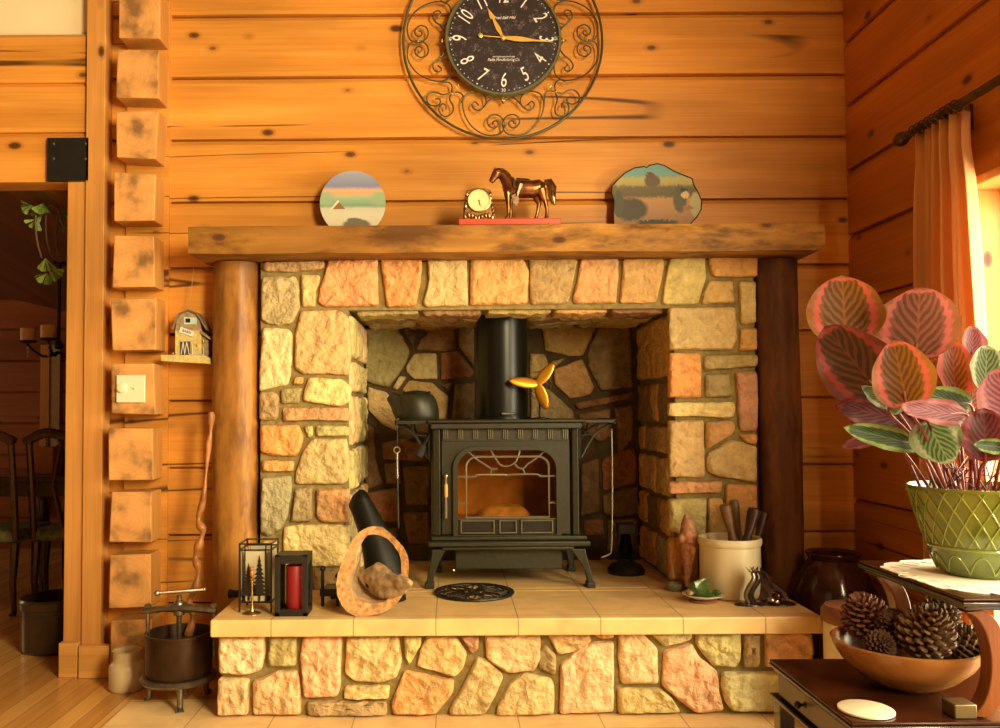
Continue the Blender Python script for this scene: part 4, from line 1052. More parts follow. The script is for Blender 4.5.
# carved figurine
fg = P(688, 588, 3.55); fg.z = HZ
mb = MB(); zz_ = lambda v: P(688, v, 3.55).z
mb.tube([(fg.x-.004, 3.55, HZ+.02), (fg.x, 3.55, zz_(570)), (fg.x+.004, 3.55, zz_(556)), (fg.x+.005, 3.55, zz_(546)), (fg.x+.004, 3.55, zz_(534)), (fg.x+.001, 3.55, zz_(523)), (fg.x-.003, 3.55, zz_(514))], [.011, .017, .028, .037, .036, .026, .008], 14)
mb.ball((fg.x-.030, 3.535, zz_(538)), (.014, .016, .022), 10); mb.ball((fg.x+.034, 3.54, zz_(545)), (.014, .016, .024), 10); mb.ball((fg.x, 3.51, zz_(540)), (.016, .012, .012), 10); mb.ball((fg.x+.012, 3.515, zz_(550)), (.014, .012, .02), 10)
fo = tag(mb.build('carved_figurine', M('carved_red_wood', (.44, .20, .09), .55, var=.45, scale=45, bump=.5), rem=.003), 'reddish carved wooden gnome-like figure with pointed top beside the cream crock', 'figurine')
# the stand it rests in: little dark foot so that it stands upright
mb = MB(); mb.lathe([(.024, 0), (.024, .012), (.013, .02), (.013, .021)], (fg.x-.004, 3.55, HZ), 16); ft = mb.build('foot', IRON2, fo)
# small stone bowl
bp_ = PZ(675, 592, HZ)
mb = MB(); mb.lathe([(.018, 0), (.030, .012), (.036, .032), (.033, .034), (.026, .016), (.004, .010)], (bp_.x, bp_.y+.02, HZ), 24)
tag(mb.build('small_bowl', M('grey_green_stone', (.20, .19, .11), .5, var=.3)), 'small grey-green stone bowl at the foot of the carved figure', 'bowl')
# white dish on a red-brown base with green glass
dc = Vector((P(703, 598, 3.375).x, 3.375, HZ))
t = thing('white_dish', dc, 'shallow white dish on a brown wooden coaster at the front of the hearth', 'dish')
mb = MB(); mb.lathe([(.055, 0), (.056, .006), (.050, .010), (.006, .010)], dc, 32); mb.build('wooden_foot', M('dark_red_wood', (.30, .12, .06), .4), t)
mb = MB(); mb.lathe([(.030, .011), (.055, .018), (.080, .030), (.081, .033), (.055, .023), (.004, .017)], dc, 40); mb.build('dish', M('white_glaze', (.80, .80, .74), .15, var=.02), t)
gg, nt_, b_g = nodes('green_glass'); b_g.inputs['Base Color'].default_value = (.11, .21, .03, 1); b_g.inputs['Roughness'].default_value = .18; b_g.inputs['Transmission Weight'].default_value = .45; b_g.inputs['IOR'].default_value = 1.45
mb = MB(); mb.ball((dc.x, dc.y, dc.z+.056), (.042, .034, .034), 12); noisy(mb, .034, 20, 3)
for v in mb.bm.verts:
    v.co.z = max(v.co.z, dc.z+.026)
tag(mb.build('green_glass_rock', gg, smooth=False), 'chunky lime green glass rock lying in the white dish', 'glass rock')
mb = MB(); mb.ball((dc.x+.052, dc.y-.012, dc.z+.037), (.018, .016, .011), 10); noisy(mb, .005, 40); tag(mb.build('green_glass_pebble', gg, smooth=False), 'small green glass pebble at the right edge of the white dish', 'glass pebble')
mb = MB(); mb.ball((dc.x-.050, dc.y+.004, dc.z+.040), (.017, .020, .014), 10); noisy(mb, .004, 40); tag(mb.build('tan_pebble', M('tan_shell', (.55, .36, .16), .4)), 'small tan pebble at the left edge of the white dish', 'pebble')
# cream crock with tools
ck = Vector((P(730, 570, 3.485).x, 3.485, HZ)); cr_ = .1225; ch = P(730, 540, 3.39).z-HZ
t = thing('cream_crock', ck, 'straight-sided cream stoneware crock full of dark tool handles on the right of the hearth', 'crock')
mb = MB(); mb.lathe([(cr_-.012, 0), (cr_-.003, .006), (cr_, .02), (cr_, ch-.035), (cr_+.005, ch-.03), (cr_+.007, ch-.022), (cr_+.006, ch-.005), (cr_+.001, ch), (cr_-.010, ch-.003), (cr_-.014, ch-.03), (cr_-.016, .02), (.004, .012)], ck, 56); mb.build('crock_body', CREAM, t)
WB = M('brown_handle_wood', (.17, .08, .03), .45, var=.3, scale=40); WD = M('dark_handle_wood', (.05, .02, .01), .4, var=.3)
for i, (a, b, Y0, Y1, r0, r1, mt, lb) in enumerate([
    ((741, 575), (724.5, 504), 3.50, 3.46, .014, .024, WB, 'brown wooden handle in the cream crock, leaning left, nearest the front'),
    ((744, 575), (733.5, 499.5), 3.53, 3.55, .013, .021, WB, 'brown round-ended handle in the cream crock, just behind the left-leaning one'),
    ((738, 575), (755, 508), 3.46, 3.47, .016, .028, WD, 'dark flat handle in the cream crock, leaning right, thickest of them'),
    ((748, 575), (764.5, 512), 3.50, 3.52, .013, .024, WD, 'dark handle in the cream crock, leaning furthest right')]):
    p0, p1 = P(*a, Y0), P(*b, Y1); p0.z = max(p0.z, HZ+.03); d = (p1-p0)
    mb = MB(); mb.tube([p0, p0+d*.45, p0+d*.6, p0+d*.93, p0+d*.985, p1], [r0*1.8, r0*1.6, r0, r1, r1*.9, r1*.45], 12)
    tag(mb.build('tool_handle', mt), lb, 'tool', 'tool handles in the cream crock')
# bronze sculptures
DB = M('dark_bronze', (.09, .065, .045), .28, .8, var=.4, scale=40); SB = M('silvered_bronze', (.34, .27, .17), .3, .9, var=.3)
base_c = PZ(748, 606, HZ)
t = thing('bronze_fish_sculpture', (base_c.x, base_c.y+.02, HZ), 'bronze sculpture of two upright curved fish on a leaf-shaped base before the crock', 'sculpture')
mb = MB(); n = 24; ring = []
cb = Vector((P(750, 604, 3.31).x, 3.315, HZ))
mb.lathe([(.062, 0), (.060, .004), (.03, .010), (.004, .011)], cb, 20, sq=.6); noisy(mb, .003, 30)
for v in mb.bm.verts: v.co.z = max(v.co.z, HZ+.0003)
mb.build('leaf_base', DB, t)
for du, mt in ((0, SB), (4.5, DB)):
    pts = [P(750+du, 603, 3.31), P(746.5+du, 596, 3.305), P(749+du, 588, 3.30), P(753.5+du, 581, 3.30), P(754+du, 575, 3.30), P(751+du, 570.5, 3.30)]
    pts[0].z = HZ+.008
    mb = MB(); sp_ = smoothpath(pts, 4); m_ = len(sp_); mb.tube(sp_, [.013+.005*math.sin(PI*i/(m_-1)) - (.008 if i > m_-3 else 0) for i in range(m_)], 12, flat=.6)
    e = sp_[-2]; mb.lathe([(.007, -.006), (.002, .010), (.0005, .018)], e+Vector((-.010, 0, .006)), 8, rotm('Y', -50)); mb.lathe([(.006, -.004), (.002, .010), (.0005, .014)], e+Vector((.004, 0, .008)), 8, rotm('Y', 20))
    mb.build('fish', mt, t)
cb = Vector((P(778, 603, 3.33).x, 3.33, HZ))
t = thing('dark_metal_sculpture', cb, 'dark metal sculpture with a fan-shaped fin and a shiny ball at the hearth corner', 'sculpture')
mb = MB(); mb.lathe([(.075, 0), (.070, .006), (.03, .010), (.004, .011)], cb, 14, sq=.65); noisy(mb, .006, 24)
for v in mb.bm.verts: v.co.z = max(v.co.z, HZ+.0003)
mb.build('ragged_base', DB, t)
mb = MB(); pts = [P(758, 567, 3.42), P(766, 572, 3.42), P(776, 582, 3.41), P(786, 592, 3.40), P(790, 601, 3.36), P(772, 600, 3.36), P(757, 600, 3.40), P(760, 585, 3.42)]
mb.prism(pts, (0, .008, 0)); 
for k in range(5): mb.tube([pts[0]+Vector((.002*k, -.002, -.002)), pts[3+k % 3]+Vector((0, -.004, -.01*k))], .003, 5)
mb.build('fin', DB, t, bevel=.002)
mb = MB(); pb = P(776.5, 596.5, 3.31); pb.z = HZ+.034; mb.ball(pb, .021, 20); mb.build('ball', M('shiny_dark_ball', (.10, .05, .03), .08, .9), t)
mb = MB(); pb = P(772, 602, 3.29); mb.ball((pb.x, 3.30, HZ+.02), (.020, .014, .014), 10); mb.ball((pb.x+.02, 3.29, HZ+.017), (.012, .010, .010), 8); noisy(mb, .004, 60); mb.build('foliage', SB, t)
# dark floor jar and terracotta topped crock beyond the hearth end
mb = MB(); jc = (1.60, 3.50, 0); mb.lathe([(.11, .001), (.15, .08), (.172, .25), (.165, .40), (.12, .50), (.095, .53), (.11, .555), (.108, .56), (.09, .55), (.085, .50)], jc, 40)
tag(mb.build('floor_jar', M('dark_red_glaze', (.045, .013, .007), .12, var=.3)), 'dark glossy red-brown jar on the floor in the corner by the right post', 'jar')
kc = (P(843, 640, 3.02).x+.03, 3.0, 0); kzt = P(840, 608, 2.95).z
t = thing('lidded_crock', kc, 'cream crock with a terracotta coloured lid on the floor beyond the hearth', 'crock')
mb = MB(); mb.lathe([(.09, .007), (.10, .02), (.102, kzt-.07), (.098, kzt-.06)], kc, 40); mb.build('crock_body', CREAM, t)
mb = MB(); mb.lathe([(.101, kzt-.062), (.108, kzt-.055), (.108, kzt-.02), (.095, kzt-.003), (.05, kzt), (.003, kzt)], kc, 40); mb.build('terracotta_lid', M('terracotta', (.24, .09, .035), .6), t)

# ------------------------------------------------------------------ wall clock
KY = 3.72
kc_ = P(503, 38.8, KY); KS = KY/F*1.0     # metres per photo pixel on that plane
t = thing('wall_clock', (kc_.x, YW, kc_.z), 'large round wall clock with a speckled dark face inside a wrought iron scroll ring', 'clock')
IRG = M('green_black_wrought_iron', (.085, .085, .05), .45, .5, var=.2)
def kp(x, y, dy=0): return Vector((kc_.x+x*KS, KY+dy, kc_.z-y*KS))
fm, nt_, b_ = nodes('clock_face_speckled'); L = nt_.links
tc = N(nt_, 'ShaderNodeTexCoord'); n1 = N(nt_, 'ShaderNodeTexNoise'); n1.inputs['Scale'].default_value = 26; n1.inputs['Detail'].default_value = 5; n1.inputs['Distortion'].default_value = 2.5; L.new(tc.outputs['Object'], n1.inputs['Vector'])
r1 = ramp(nt_, [(.470, 0), (.494, 1), (.506, 1), (.53, 0)]); L.new(n1.outputs['Fac'], r1.inputs['Fac'])
n2 = N(nt_, 'ShaderNodeTexNoise'); n2.inputs['Scale'].default_value = 40; L.new(tc.outputs['Object'], n2.inputs['Vector']); r2 = ramp(nt_, [(.5, 0), (.6, .75)]); L.new(n2.outputs['Fac'], r2.inputs['Fac'])
ff = mixc(nt_, 1.0, r1.outputs['Color'], r2.outputs['Color'], 'MULTIPLY'); L.new(mixc(nt_, ff, (.022, .014, .016), (.26, .22, .27)), b_.inputs['Base Color']); b_.inputs['Roughness'].default_value = .4
RF = 57*KS
mb = MB(); mb.lathe([(.001, .028), (RF-.004, .028), (RF-.004, 0), (.001, 0)], (kc_.x, YW-.034, kc_.z), 72, rotm('X', 90), caps=True)
fy = YW-.034-.028
dial = mb.build('dial', fm, t, smooth=False)
mb = MB(); mb.lathe([(RF-.004, .0), (RF+.008, .0), (RF+.010, .03), (RF+.006, .040), (RF-.002, .040), (RF-.006, .030)], (kc_.x, YW-.034, kc_.z), 80, rotm('X', 90), caps=False); mb.build('rim', M('olive_painted_rim', (.13, .13, .065), .45, .2), t)
WHT = M('worn_white_paint', (.88, .86, .84), .6, var=.2, scale=90)
for h in range(1, 13):
    a = math.radians(30*h); r = 43.3
    if h >= 9 or h <= 3: rot = -30*h
    else: rot = 180-30*h
    mb = MB(); add_text(mb, str(h), 21*KS, (kc_.x+r*KS*math.sin(a), fy-.0012, kc_.z+r*KS*math.cos(a)), rot, .15, sx=.62 if h < 10 else .60)
    mb.build('numeral', WHT, dial, smooth=False)
mb = MB()
for i in range(60):
    if i % 15 == 0: continue
    a = 2*PI*i/60; mb.lathe([(.0022 if i % 5 else .0036, 0), (.0022 if i % 5 else .0036, .001)], (kc_.x+53.3*KS*math.sin(a), fy, kc_.z+53.3*KS*math.cos(a)), 8, rotm('X', 90))
for i, (tx, rt) in enumerate((('60', 0), ('15', -90), ('30', 0), ('45', 90))):
    a = PI/2*i; add_text(mb, tx, 4.6*KS, (kc_.x+53.3*KS*math.sin(a), fy-.001, kc_.z+53.3*KS*math.cos(a)), rt)
mb.build('minute_track', WHT, dial, smooth=False)
mb = MB(); add_text(mb, 'Fred Bell Mfd', 4.0*KS, tuple(kp(1.5, -21.3, 0)*1)[:1]+(fy-.001,)+(kp(0, -21.3).z,), 0, .35); add_text(mb, 'ANTIQUE MANUFACTURE', 1.9*KS, (kp(0.5, 0).x, fy-.001, kp(0, 18.8).z)); add_text(mb, 'Fields Manufacturing Co.', 4.2*KS, (kp(.5, 0).x, fy-.001, kp(0, 21.8).z), 0, .35, sx=.78)
mb.build('lettering', WHT, dial, smooth=False)
def hand(name, pts_c, wdt, y, tail=None):
    mb = MB(); n = len(pts_c); (x0, y0), (x1, y1) = pts_c; d = Vector((x1-x0, y1-y0)); Ln = d.length; d.normalize(); s_ = Vector((-d.y, d.x)); prof = wdt
    poly = [Vector((x0, y0))+d*(Ln*a)+s_*w for a, w in prof]+[Vector((x0, y0))+d*(Ln*a)-s_*w for a, w in reversed(prof)]
    mb.prism([(kp(p.x, p.y).x, y, kp(p.x, p.y).z) for p in poly], (0, .0016, 0))
    if tail:
        c = Vector((x0, y0))-d*tail; mb.tube([(kp(0, 0).x, y+.001, kp(0, 0).z), (kp(c.x, c.y).x, y+.001, kp(c.x, c.y).z)], .0022, 6)
        mb.lathe([(.001, .004), (.008, .0035), (.011, .002), (.011, 0)], (kp(c.x, c.y).x, y+.001, kp(c.x, c.y).z), 20, rotm('X', 90))
    return mb.build(name, GOLD, t)
hand('hour_hand', ((0, 0), (-15.8, -31.5)), [(0, .8), (.12, 1.3), (.3, 2.4), (.5, 1.6), (.62, .8), (.68, 2.6), (.74, 2.2), (.88, .8), (1, .1)], fy-.008)
hand('minute_hand', ((0, 0), (50.5, 5.0)), [(0, .8), (.08, 1.6), (.25, 2.6), (.4, 2.4), (.62, 1.0), (1, .25)], fy-.012, 23)
mb = MB(); mb.lathe([(.001, .010), (.009, .008), (.012, 0)], (kc_.x, fy-.006, kc_.z), 20, rotm('X', 90)); mb.build('hub', GOLD, t)
# scroll ring
mb = MB(); mb.tube([kp(101.5*math.cos(2*PI*i/96), 101.5*math.sin(2*PI*i/96), .02) for i in range(96)], .0058, 8, True)
mb.build('outer_ring', IRG, t)
def cpt(x, y): return (400+x/8.333-503, 80+y/8.333-38.8)
big = [(765, 372), (775, 350), (800, 345), (815, 370), (795, 400), (755, 400), (722, 360), (735, 310), (780, 290), (830, 305), (862, 350), (864, 390), (845, 440), (790, 465), (700, 462), (600, 400), (540, 310), (515, 220), (520, 160), (550, 110), (610, 92), (670, 100), (710, 150), (705, 210), (650, 252), (605, 235), (595, 200), (620, 180), (650, 210)]
arc_ = [(706, 208), (740, 170), (780, 145), (815, 143), (845, 165), (858, 198)]
dg = [[(412, 100), (350, 115), (280, 95), (225, 105), (210, 160), (240, 205), (300, 210), (325, 180), (315, 155), (280, 152)],
      [(412, 115), (405, 160), (430, 210), (430, 260), (390, 300), (340, 295), (312, 250), (320, 210), (350, 195), (372, 215), (372, 240)],
      [(425, 100), (470, 95), (505, 110), (520, 145), (505, 185)], [(420, 95), (425, 50), (405, 15), (345, 6), (300, 2)]]
def rot2(p, k):
    x, y = p
    for _ in range(k): x, y = -y, x
    return x, y
for k in range(4):
    for mir in (1, -1):
        mb = MB()
        for path, rr in ((big, .0034), (arc_, .0034)):
            mb.tube(smoothpath([kp(*rot2((cpt(*p)[0]*mir if mir == 1 else -cpt(*p)[0], cpt(*p)[1]), k), dy=.022) for p in path], 5), rr, 6)
        mb.build('scroll', IRG, t)
    mb = MB()
    for path in dg: mb.tube(smoothpath([kp(*rot2(cpt(*p), k), dy=.022) for p in path], 5), .0034, 6)
    mb.build('corner_scroll', IRG, t)
    for (u, v, sc) in ((0, 60.5, 1), (0, 85.5, .55), (-51, 54.0, .7), (cpt(470, 50)[0], cpt(470, 50)[1], 1)):
        x, y = rot2((u, v), k); c = kp(x, y, .016); mb = MB(); rr = math.atan2(y, x)
        for da in (-.6, 0, .6): mb.ball(c+Vector((math.cos(rr+da), 0, -math.sin(rr+da)))*.007*sc, (.0045*sc, .003, .0045*sc), 8)
        mb.ball(c-Vector((math.cos(rr), 0, -math.sin(rr)))*.007*sc, (.004*sc, .003, .004*sc), 8); mb.build('brass_fleuron', GOLD, t)

# ------------------------------------------------------------------ things on the mantel
# round painted plate (snowy cabin)
def paint_mat(name, build):
    m, nt, b = nodes(name); tc = N(nt, 'ShaderNodeTexCoord'); sp = N(nt, 'ShaderNodeSeparateXYZ'); nt.links.new(tc.outputs['Object'], sp.inputs[0])
    no = N(nt, 'ShaderNodeTexNoise'); no.inputs['Scale'].default_value = 60; no.inputs['Detail'].default_value = 7; no.inputs['Roughness'].default_value = .7; nt.links.new(tc.outputs['Object'], no.inputs['Vector'])
    col = build(nt, sp, no, tc); nt.links.new(col, b.inputs['Base Color']); b.inputs['Roughness'].default_value = .5; return m
def math_(nt, op, a, b=None):
    n = N(nt, 'ShaderNodeMath', operation=op)
    for i, v in enumerate((a, b)):
        if v is None: continue
        if hasattr(v, 'links'): nt.links.new(v, n.inputs[i])
        else: n.inputs[i].default_value = v
    return n.outputs[0]
def step(nt, x, lo, hi):
    n = N(nt, 'ShaderNodeMapRange', interpolation_type='SMOOTHSTEP'); nt.links.new(x, n.inputs[0]); n.inputs[1].default_value = lo; n.inputs[2].default_value = hi; return n.outputs[0]
def blob(nt, X, Z, cx, cz, rx, rz, soft=.25):
    a = math_(nt, 'DIVIDE', math_(nt, 'SUBTRACT', X, cx), rx); b = math_(nt, 'DIVIDE', math_(nt, 'SUBTRACT', Z, cz), rz)
    d = math_(nt, 'ADD', math_(nt, 'MULTIPLY', a, a), math_(nt, 'MULTIPLY', b, b)); n = N(nt, 'ShaderNodeMapRange'); nt.links.new(d, n.inputs[0]); n.inputs[1].default_value = 1+soft; n.inputs[2].default_value = 1-soft; return n.outputs[0]
py_ = 3.70
pa, pb_ = P(320, 225, py_), P(385.5, 171, py_)
prad = (pb_.x-pa.x)/2; pcz = P(352, 203.5, py_).z; pcx_ = (pa.x+pb_.x)/2
def snow(nt, sp, no, tc):
    X, Z = sp.outputs['X'], math_(nt, 'ADD', sp.outputs['Z'], math_(nt, 'MULTIPLY', math_(nt, 'SUBTRACT', no.outputs['Fac'], .5), .02)); z0 = pcz-ZM
    r = ramp(nt, [(.0, (.62, .60, .42)), (.33, (.66, .62, .46)), (.42, (.58, .58, .42)), (.46, (.18, .34, .22)), (.60, (.36, .48, .30)), (.64, (.70, .38, .16)), (.70, (.62, .40, .26)), (.76, (.20, .23, .38)), (.9, (.26, .30, .42)), (1, (.36, .36, .42))])
    n = N(nt, 'ShaderNodeMapRange'); nt.links.new(Z, n.inputs[0]); n.inputs[1].default_value = z0-prad; n.inputs[2].default_value = z0+prad; nt.links.new(n.outputs[0], r.inputs['Fac'])
    c = r.outputs['Color']; s = prad
    tr_ = math_(nt, 'MULTIPLY', step(nt, math_(nt, 'ABSOLUTE', X), .45*s, .8*s), blob(nt, X, Z, 0, z0+.14*s, 2*s, .22*s))
    c = mixc(nt, tr_, c, (.30, .44, .26)); c = mixc(nt, blob(nt, X, Z, .12*s, z0-.66*s, .42*s, .16*s), c, (.16, .15, .10))
    c = mixc(nt, blob(nt, X, Z, .05*s, z0-.52*s, .22*s, .07*s), c, (.16, .15, .10))
    return c
mb = MB(); pts = []
for i in range(64):
    a = 2*PI*i/64; x, z = prad*math.cos(a), prad*math.sin(a); z = max(z, ZM+.001-pcz)
    pts.append((pcx_+x, py_-.006, pcz+z))
mb.prism(pts, (0, .012, 0))
t = thing('painted_plate', (pcx_, py_, ZM), 'round plaque painted with a snowy cabin scene on the left of the mantel', 'plate')
pm = paint_mat('snow_scene_paint', snow)
mb.build('plaque', pm, t, smooth=False, bevel=.001)
s = prad
mb = MB(); c0 = (pcx_-.42*s, pcz-.08*s)
mb.prism([(c0[0]-.20*s, py_-.0075, c0[1]-.10*s), (c0[0]+.20*s, py_-.0075, c0[1]-.10*s), (c0[0], py_-.0075, c0[1]+.12*s)], (0, .001, 0)); mb.build('painted_cabin', M('painted_brown', (.26, .13, .04), .6), t, smooth=False)
mb = MB(); mb.prism([(c0[0]-.30*s, py_-.008, c0[1]-.14*s), (c0[0]-.20*s, py_-.008, c0[1]-.12*s), (c0[0]+.01*s, py_-.008, c0[1]+.12*s), (c0[0]-.01*s, py_-.008, c0[1]+.18*s), (c0[0]-.06*s, py_-.008, c0[1]+.14*s)], (0, .001, 0)); mb.build('painted_roof', M('painted_snow', (.72, .68, .48), .6), t, smooth=False)
# horse and clock on red base
hY = 3.505
a, b = P(458.5, 225, hY), P(560, 220.5, hY)
t = thing('horse_clock', ((a.x+b.x)/2, hY, ZM), 'bronze saddled horse standing beside a small desk clock on a red base', 'clock')
mb = MB(); zb = P(500, 220.3, hY).z; mb.box(a.x, b.x, hY-.038, hY+.045, ZM+.001, zb); mb.build('red_base', M('red_lacquer_wood', (.50, .055, .02), .35, var=.08), t, bevel=.003)
h = lambda x, y, dy=0: Vector((P(450+x/8.333, 150+y/8.333, hY).x, hY+dy, zb+(583-y)/8.333*hY/F))
mb = MB()
prof = [(105, 585), (110, 500), (118, 420), (135, 335), (160, 335), (190, 322), (240, 318), (290, 322), (312, 330), (335, 330), (350, 400), (362, 480), (375, 560), (375, 585)]
mb.prism([h(*p, -.018) for p in prof], (0, .036, 0)); cb_ = mb.build('clock_case', BRONZE, t, bevel=.003)
cc = h(240, 425, -.020); rr = 92/8.333*hY/F
mb = MB(); mb.lathe([(rr, 0), (rr+.005, .002), (rr+.004, .007), (rr, .008)], cc, 36, rotm('X', 90), caps=False); mb.build('clock_bezel', BRONZE, t)
mb = MB(); mb.lathe([(.001, .003), (rr, .003), (rr, -.002), (.001, -.002)], cc, 36, rotm('X', 90)); mb.build('clock_dial', M('pale_gold_dial', (.80, .66, .32), .35, var=.08), t, smooth=False)
mb = MB(); mb.tube([cc+Vector((0, -.005, 0)), cc+Vector((.004, -.005, -.020))], .0014, 5); mb.tube([cc+Vector((0, -.005, 0)), cc+Vector((.008, -.005, -.028))], .0009, 5); mb.ball(cc+Vector((0, -.005, 0)), .0028, 8); mb.build('clock_hands', IRON2, t)
mb = MB()
for i in range(9): mb.ball(h(125+i*28, 560-12*math.sin(i*1.3), -.022), (.008, .006, .011), 8)
for i in range(6): mb.ball(h(120+i*4, 540-i*34, -.018), (.007, .006, .010), 8); mb.ball(h(360-i*5, 540-i*34, -.018), (.007, .006, .010), 8)
noisy(mb, .0015, 120); mb.build('case_ornament', BRONZE, t)
HB = M('bronze_horse', (.26, .11, .04), .3, .9, var=.6, scale=26)
mb = MB(); T_ = mb.tube
def cap(pts, rs, n=12, dy=None): T_([h(*p) for p in pts], rs, n)
k = hY/F
cap([(452, 345), (500, 335), (560, 322), (620, 322), (690, 322), (745, 310), (785, 320)], [5.5*k, 8*k, 9.2*k, 9.2*k, 9.0*k, 8.6*k, 5.5*k], 16)
cap([(500, 310), (475, 255), (440, 205), (405, 180)], [7.8*k, 6.2*k, 5.0*k, 4.2*k], 14)
cap([(420, 172), (388, 182), (362, 225), (342, 258)], [4.0*k, 5.0*k, 3.7*k, 2.7*k], 12)
for dy in (-.006, .006): T_([h(385, 165, dy), h(366, 122, dy*1.2)], [.0040, .001], 6)
for dy, off in ((-.013, 0), (.013, 22)):
    T_([h(478+off, 350, dy), h(482+off, 420, dy), h(484+off, 470, dy), h(486+off, 530, dy), h(480+off, 560, dy), h(468+off, 580, dy)], [4.2*k, 2.9*k, 2.1*k, 1.6*k, 1.9*k, 2.4*k], 10)
for dy, pts in ((-.014, [(755, 330), (770, 390), (790, 430), (805, 500), (802, 555), (800, 580)]), (.014, [(725, 335), (730, 400), (745, 440), (735, 500), (722, 550), (712, 578)])):
    T_([h(*p, dy) for p in pts], [6.2*k, 4.2*k, 2.5*k, 1.7*k, 1.8*k, 2.4*k], 10)
horse = mb.build('horse', HB, t, rem=.0022)
mb = MB(); T_ = mb.tube
T_([h(785, 262), h(825, 262), h(848, 310), h(850, 380), h(862, 430), h(872, 456)], [2.5*k, 4.2*k, 5.0*k, 4.2*k, 2.8*k, .6*k], 10); noisy(mb, .002, 90); mb.build('tail', BRONZE, horse)
mb = MB(); T_ = mb.tube
T_([h(385, 150), h(430, 165), h(470, 195), h(500, 235), h(520, 270)], [2*k, 3*k, 3.4*k, 3.2*k, 2.2*k], 8); noisy(mb, .002, 110); mb.build('mane', BRONZE, horse)
mb = MB(); T_ = mb.tube
T_([h(540, 250, -.004), h(560, 262, -.002), h(610, 268, 0), h(665, 262, 0)], [3.4*k, 4.6*k, 5.0*k, 3.6*k], 10); T_([h(575, 300, -.034), h(560, 360, -.037), h(552, 400, -.036)], [4.6*k, 2.2*k, 1.6*k], 8)
mb.prism([h(505, 395, -.040), h(560, 368, -.040), h(568, 440, -.040), h(550, 484, -.040), h(520, 455, -.040)], (0, .004, 0)); T_([h(520, 240, -.03), h(535, 320, -.036), h(580, 345, -.036)], [.006, .008, .006], 8)
noisy(mb, .0014, 120); mb.build('saddle', M('dark_bronze_saddle', (.22, .15, .08), .4, .9, var=.5, scale=70), horse)
# irregular slab painting
sY = 3.71
sl = lambda x, y: P(600+x/8.696, 155+y/8.696, sY)
outl = [(128, 590), (115, 500), (125, 400), (100, 330), (105, 270), (150, 220), (220, 155), (300, 112), (390, 100), (405, 112), (430, 90), (500, 76), (560, 92), (640, 140), (740, 180), (800, 205), (815, 260), (850, 320), (885, 400), (880, 470), (840, 540), (805, 578), (700, 592), (400, 592)]
c0 = sl(500, 592)
def scene_(nt, sp, no, tc):
    X = sp.outputs['X']; Z = math_(nt, 'ADD', sp.outputs['Z'], math_(nt, 'MULTIPLY', math_(nt, 'SUBTRACT', no.outputs['Fac'], .5), .055)); u = sY/F/8.696
    def XX(v): return (v-500)*u
    def ZZ(v): return (592-v)*u
    r = ramp(nt, [(0, (.30, .14, .04)), (.2, (.40, .20, .06)), (.42, (.46, .22, .06)), (.47, (.09, .07, .015)), (.62, (.12, .09, .02)), (.68, (.40, .34, .10)), (.78, (.42, .37, .12)), (.82, (.15, .34, .31)), (1, (.13, .32, .31))])
    n = N(nt, 'ShaderNodeMapRange'); nt.links.new(Z, n.inputs[0]); n.inputs[1].default_value = 0; n.inputs[2].default_value = ZZ(80); nt.links.new(n.outputs[0], r.inputs['Fac']); c = r.outputs['Color']
    c = mixc(nt, blob(nt, X, Z, XX(460), ZZ(220), 70*u, 55*u), c, (.10, .07, .03)); c = mixc(nt, blob(nt, X, Z, XX(440), ZZ(170), 40*u, 25*u), c, (.12, .04, .02))
    c = mixc(nt, blob(nt, X, Z, XX(265), ZZ(470), 150*u, 100*u), c, (.045, .03, .01)); c = mixc(nt, blob(nt, X, Z, XX(160), ZZ(420), 50*u, 110*u), c, (.06, .05, .015))
    c = mixc(nt, blob(nt, X, Z, XX(700), ZZ(380), 60*u, 120*u), c, (.08, .07, .02)); c = mixc(nt, blob(nt, X, Z, XX(745), ZZ(345), 38*u, 30*u), c, (.62, .46, .20)); c = mixc(nt, blob(nt, X, Z, XX(840), ZZ(430), 55*u, 110*u), c, (.42, .38, .16))
    c = mixc(nt, blob(nt, X, Z, XX(740), ZZ(300), 34*u, 14*u), c, (.02, .015, .01)); c = mixc(nt, blob(nt, X, Z, XX(770), ZZ(460), 50*u, 20*u), c, (.32, .13, .05)); c = mixc(nt, blob(nt, X, Z, XX(500), ZZ(590), 180*u, 30*u), c, (.01, .01, .008))
    return c
q = [sl(*p) for p in outl]; fz = 0
for p in q:
    if p.z < sl(500, 580).z: p.z = ZM+.001
mb = MB(); mb.prism([p+Vector((0, 0, fz)) for p in q], (0, .014, 0)); so = mb.build('slab_painting', [paint_mat('slab_scene_paint', scene_), M('dark_bark_edge', (.03, .018, .01), .9)], smooth=False, bevel=.0012, origin=(c0.x, sY, c0.z))
for p in so.data.polygons:
    if abs(p.normal.y) < .5: p.material_index = 1
mb = MB(); mb.tube(q, .0028, 6, True); mb.build('bark_rim', M('dark_bark_rim', (.03, .018, .01), .9), so)
tag(so, 'irregular wood slab painted with a mountain and cabin, on the right of the mantel', 'painting')

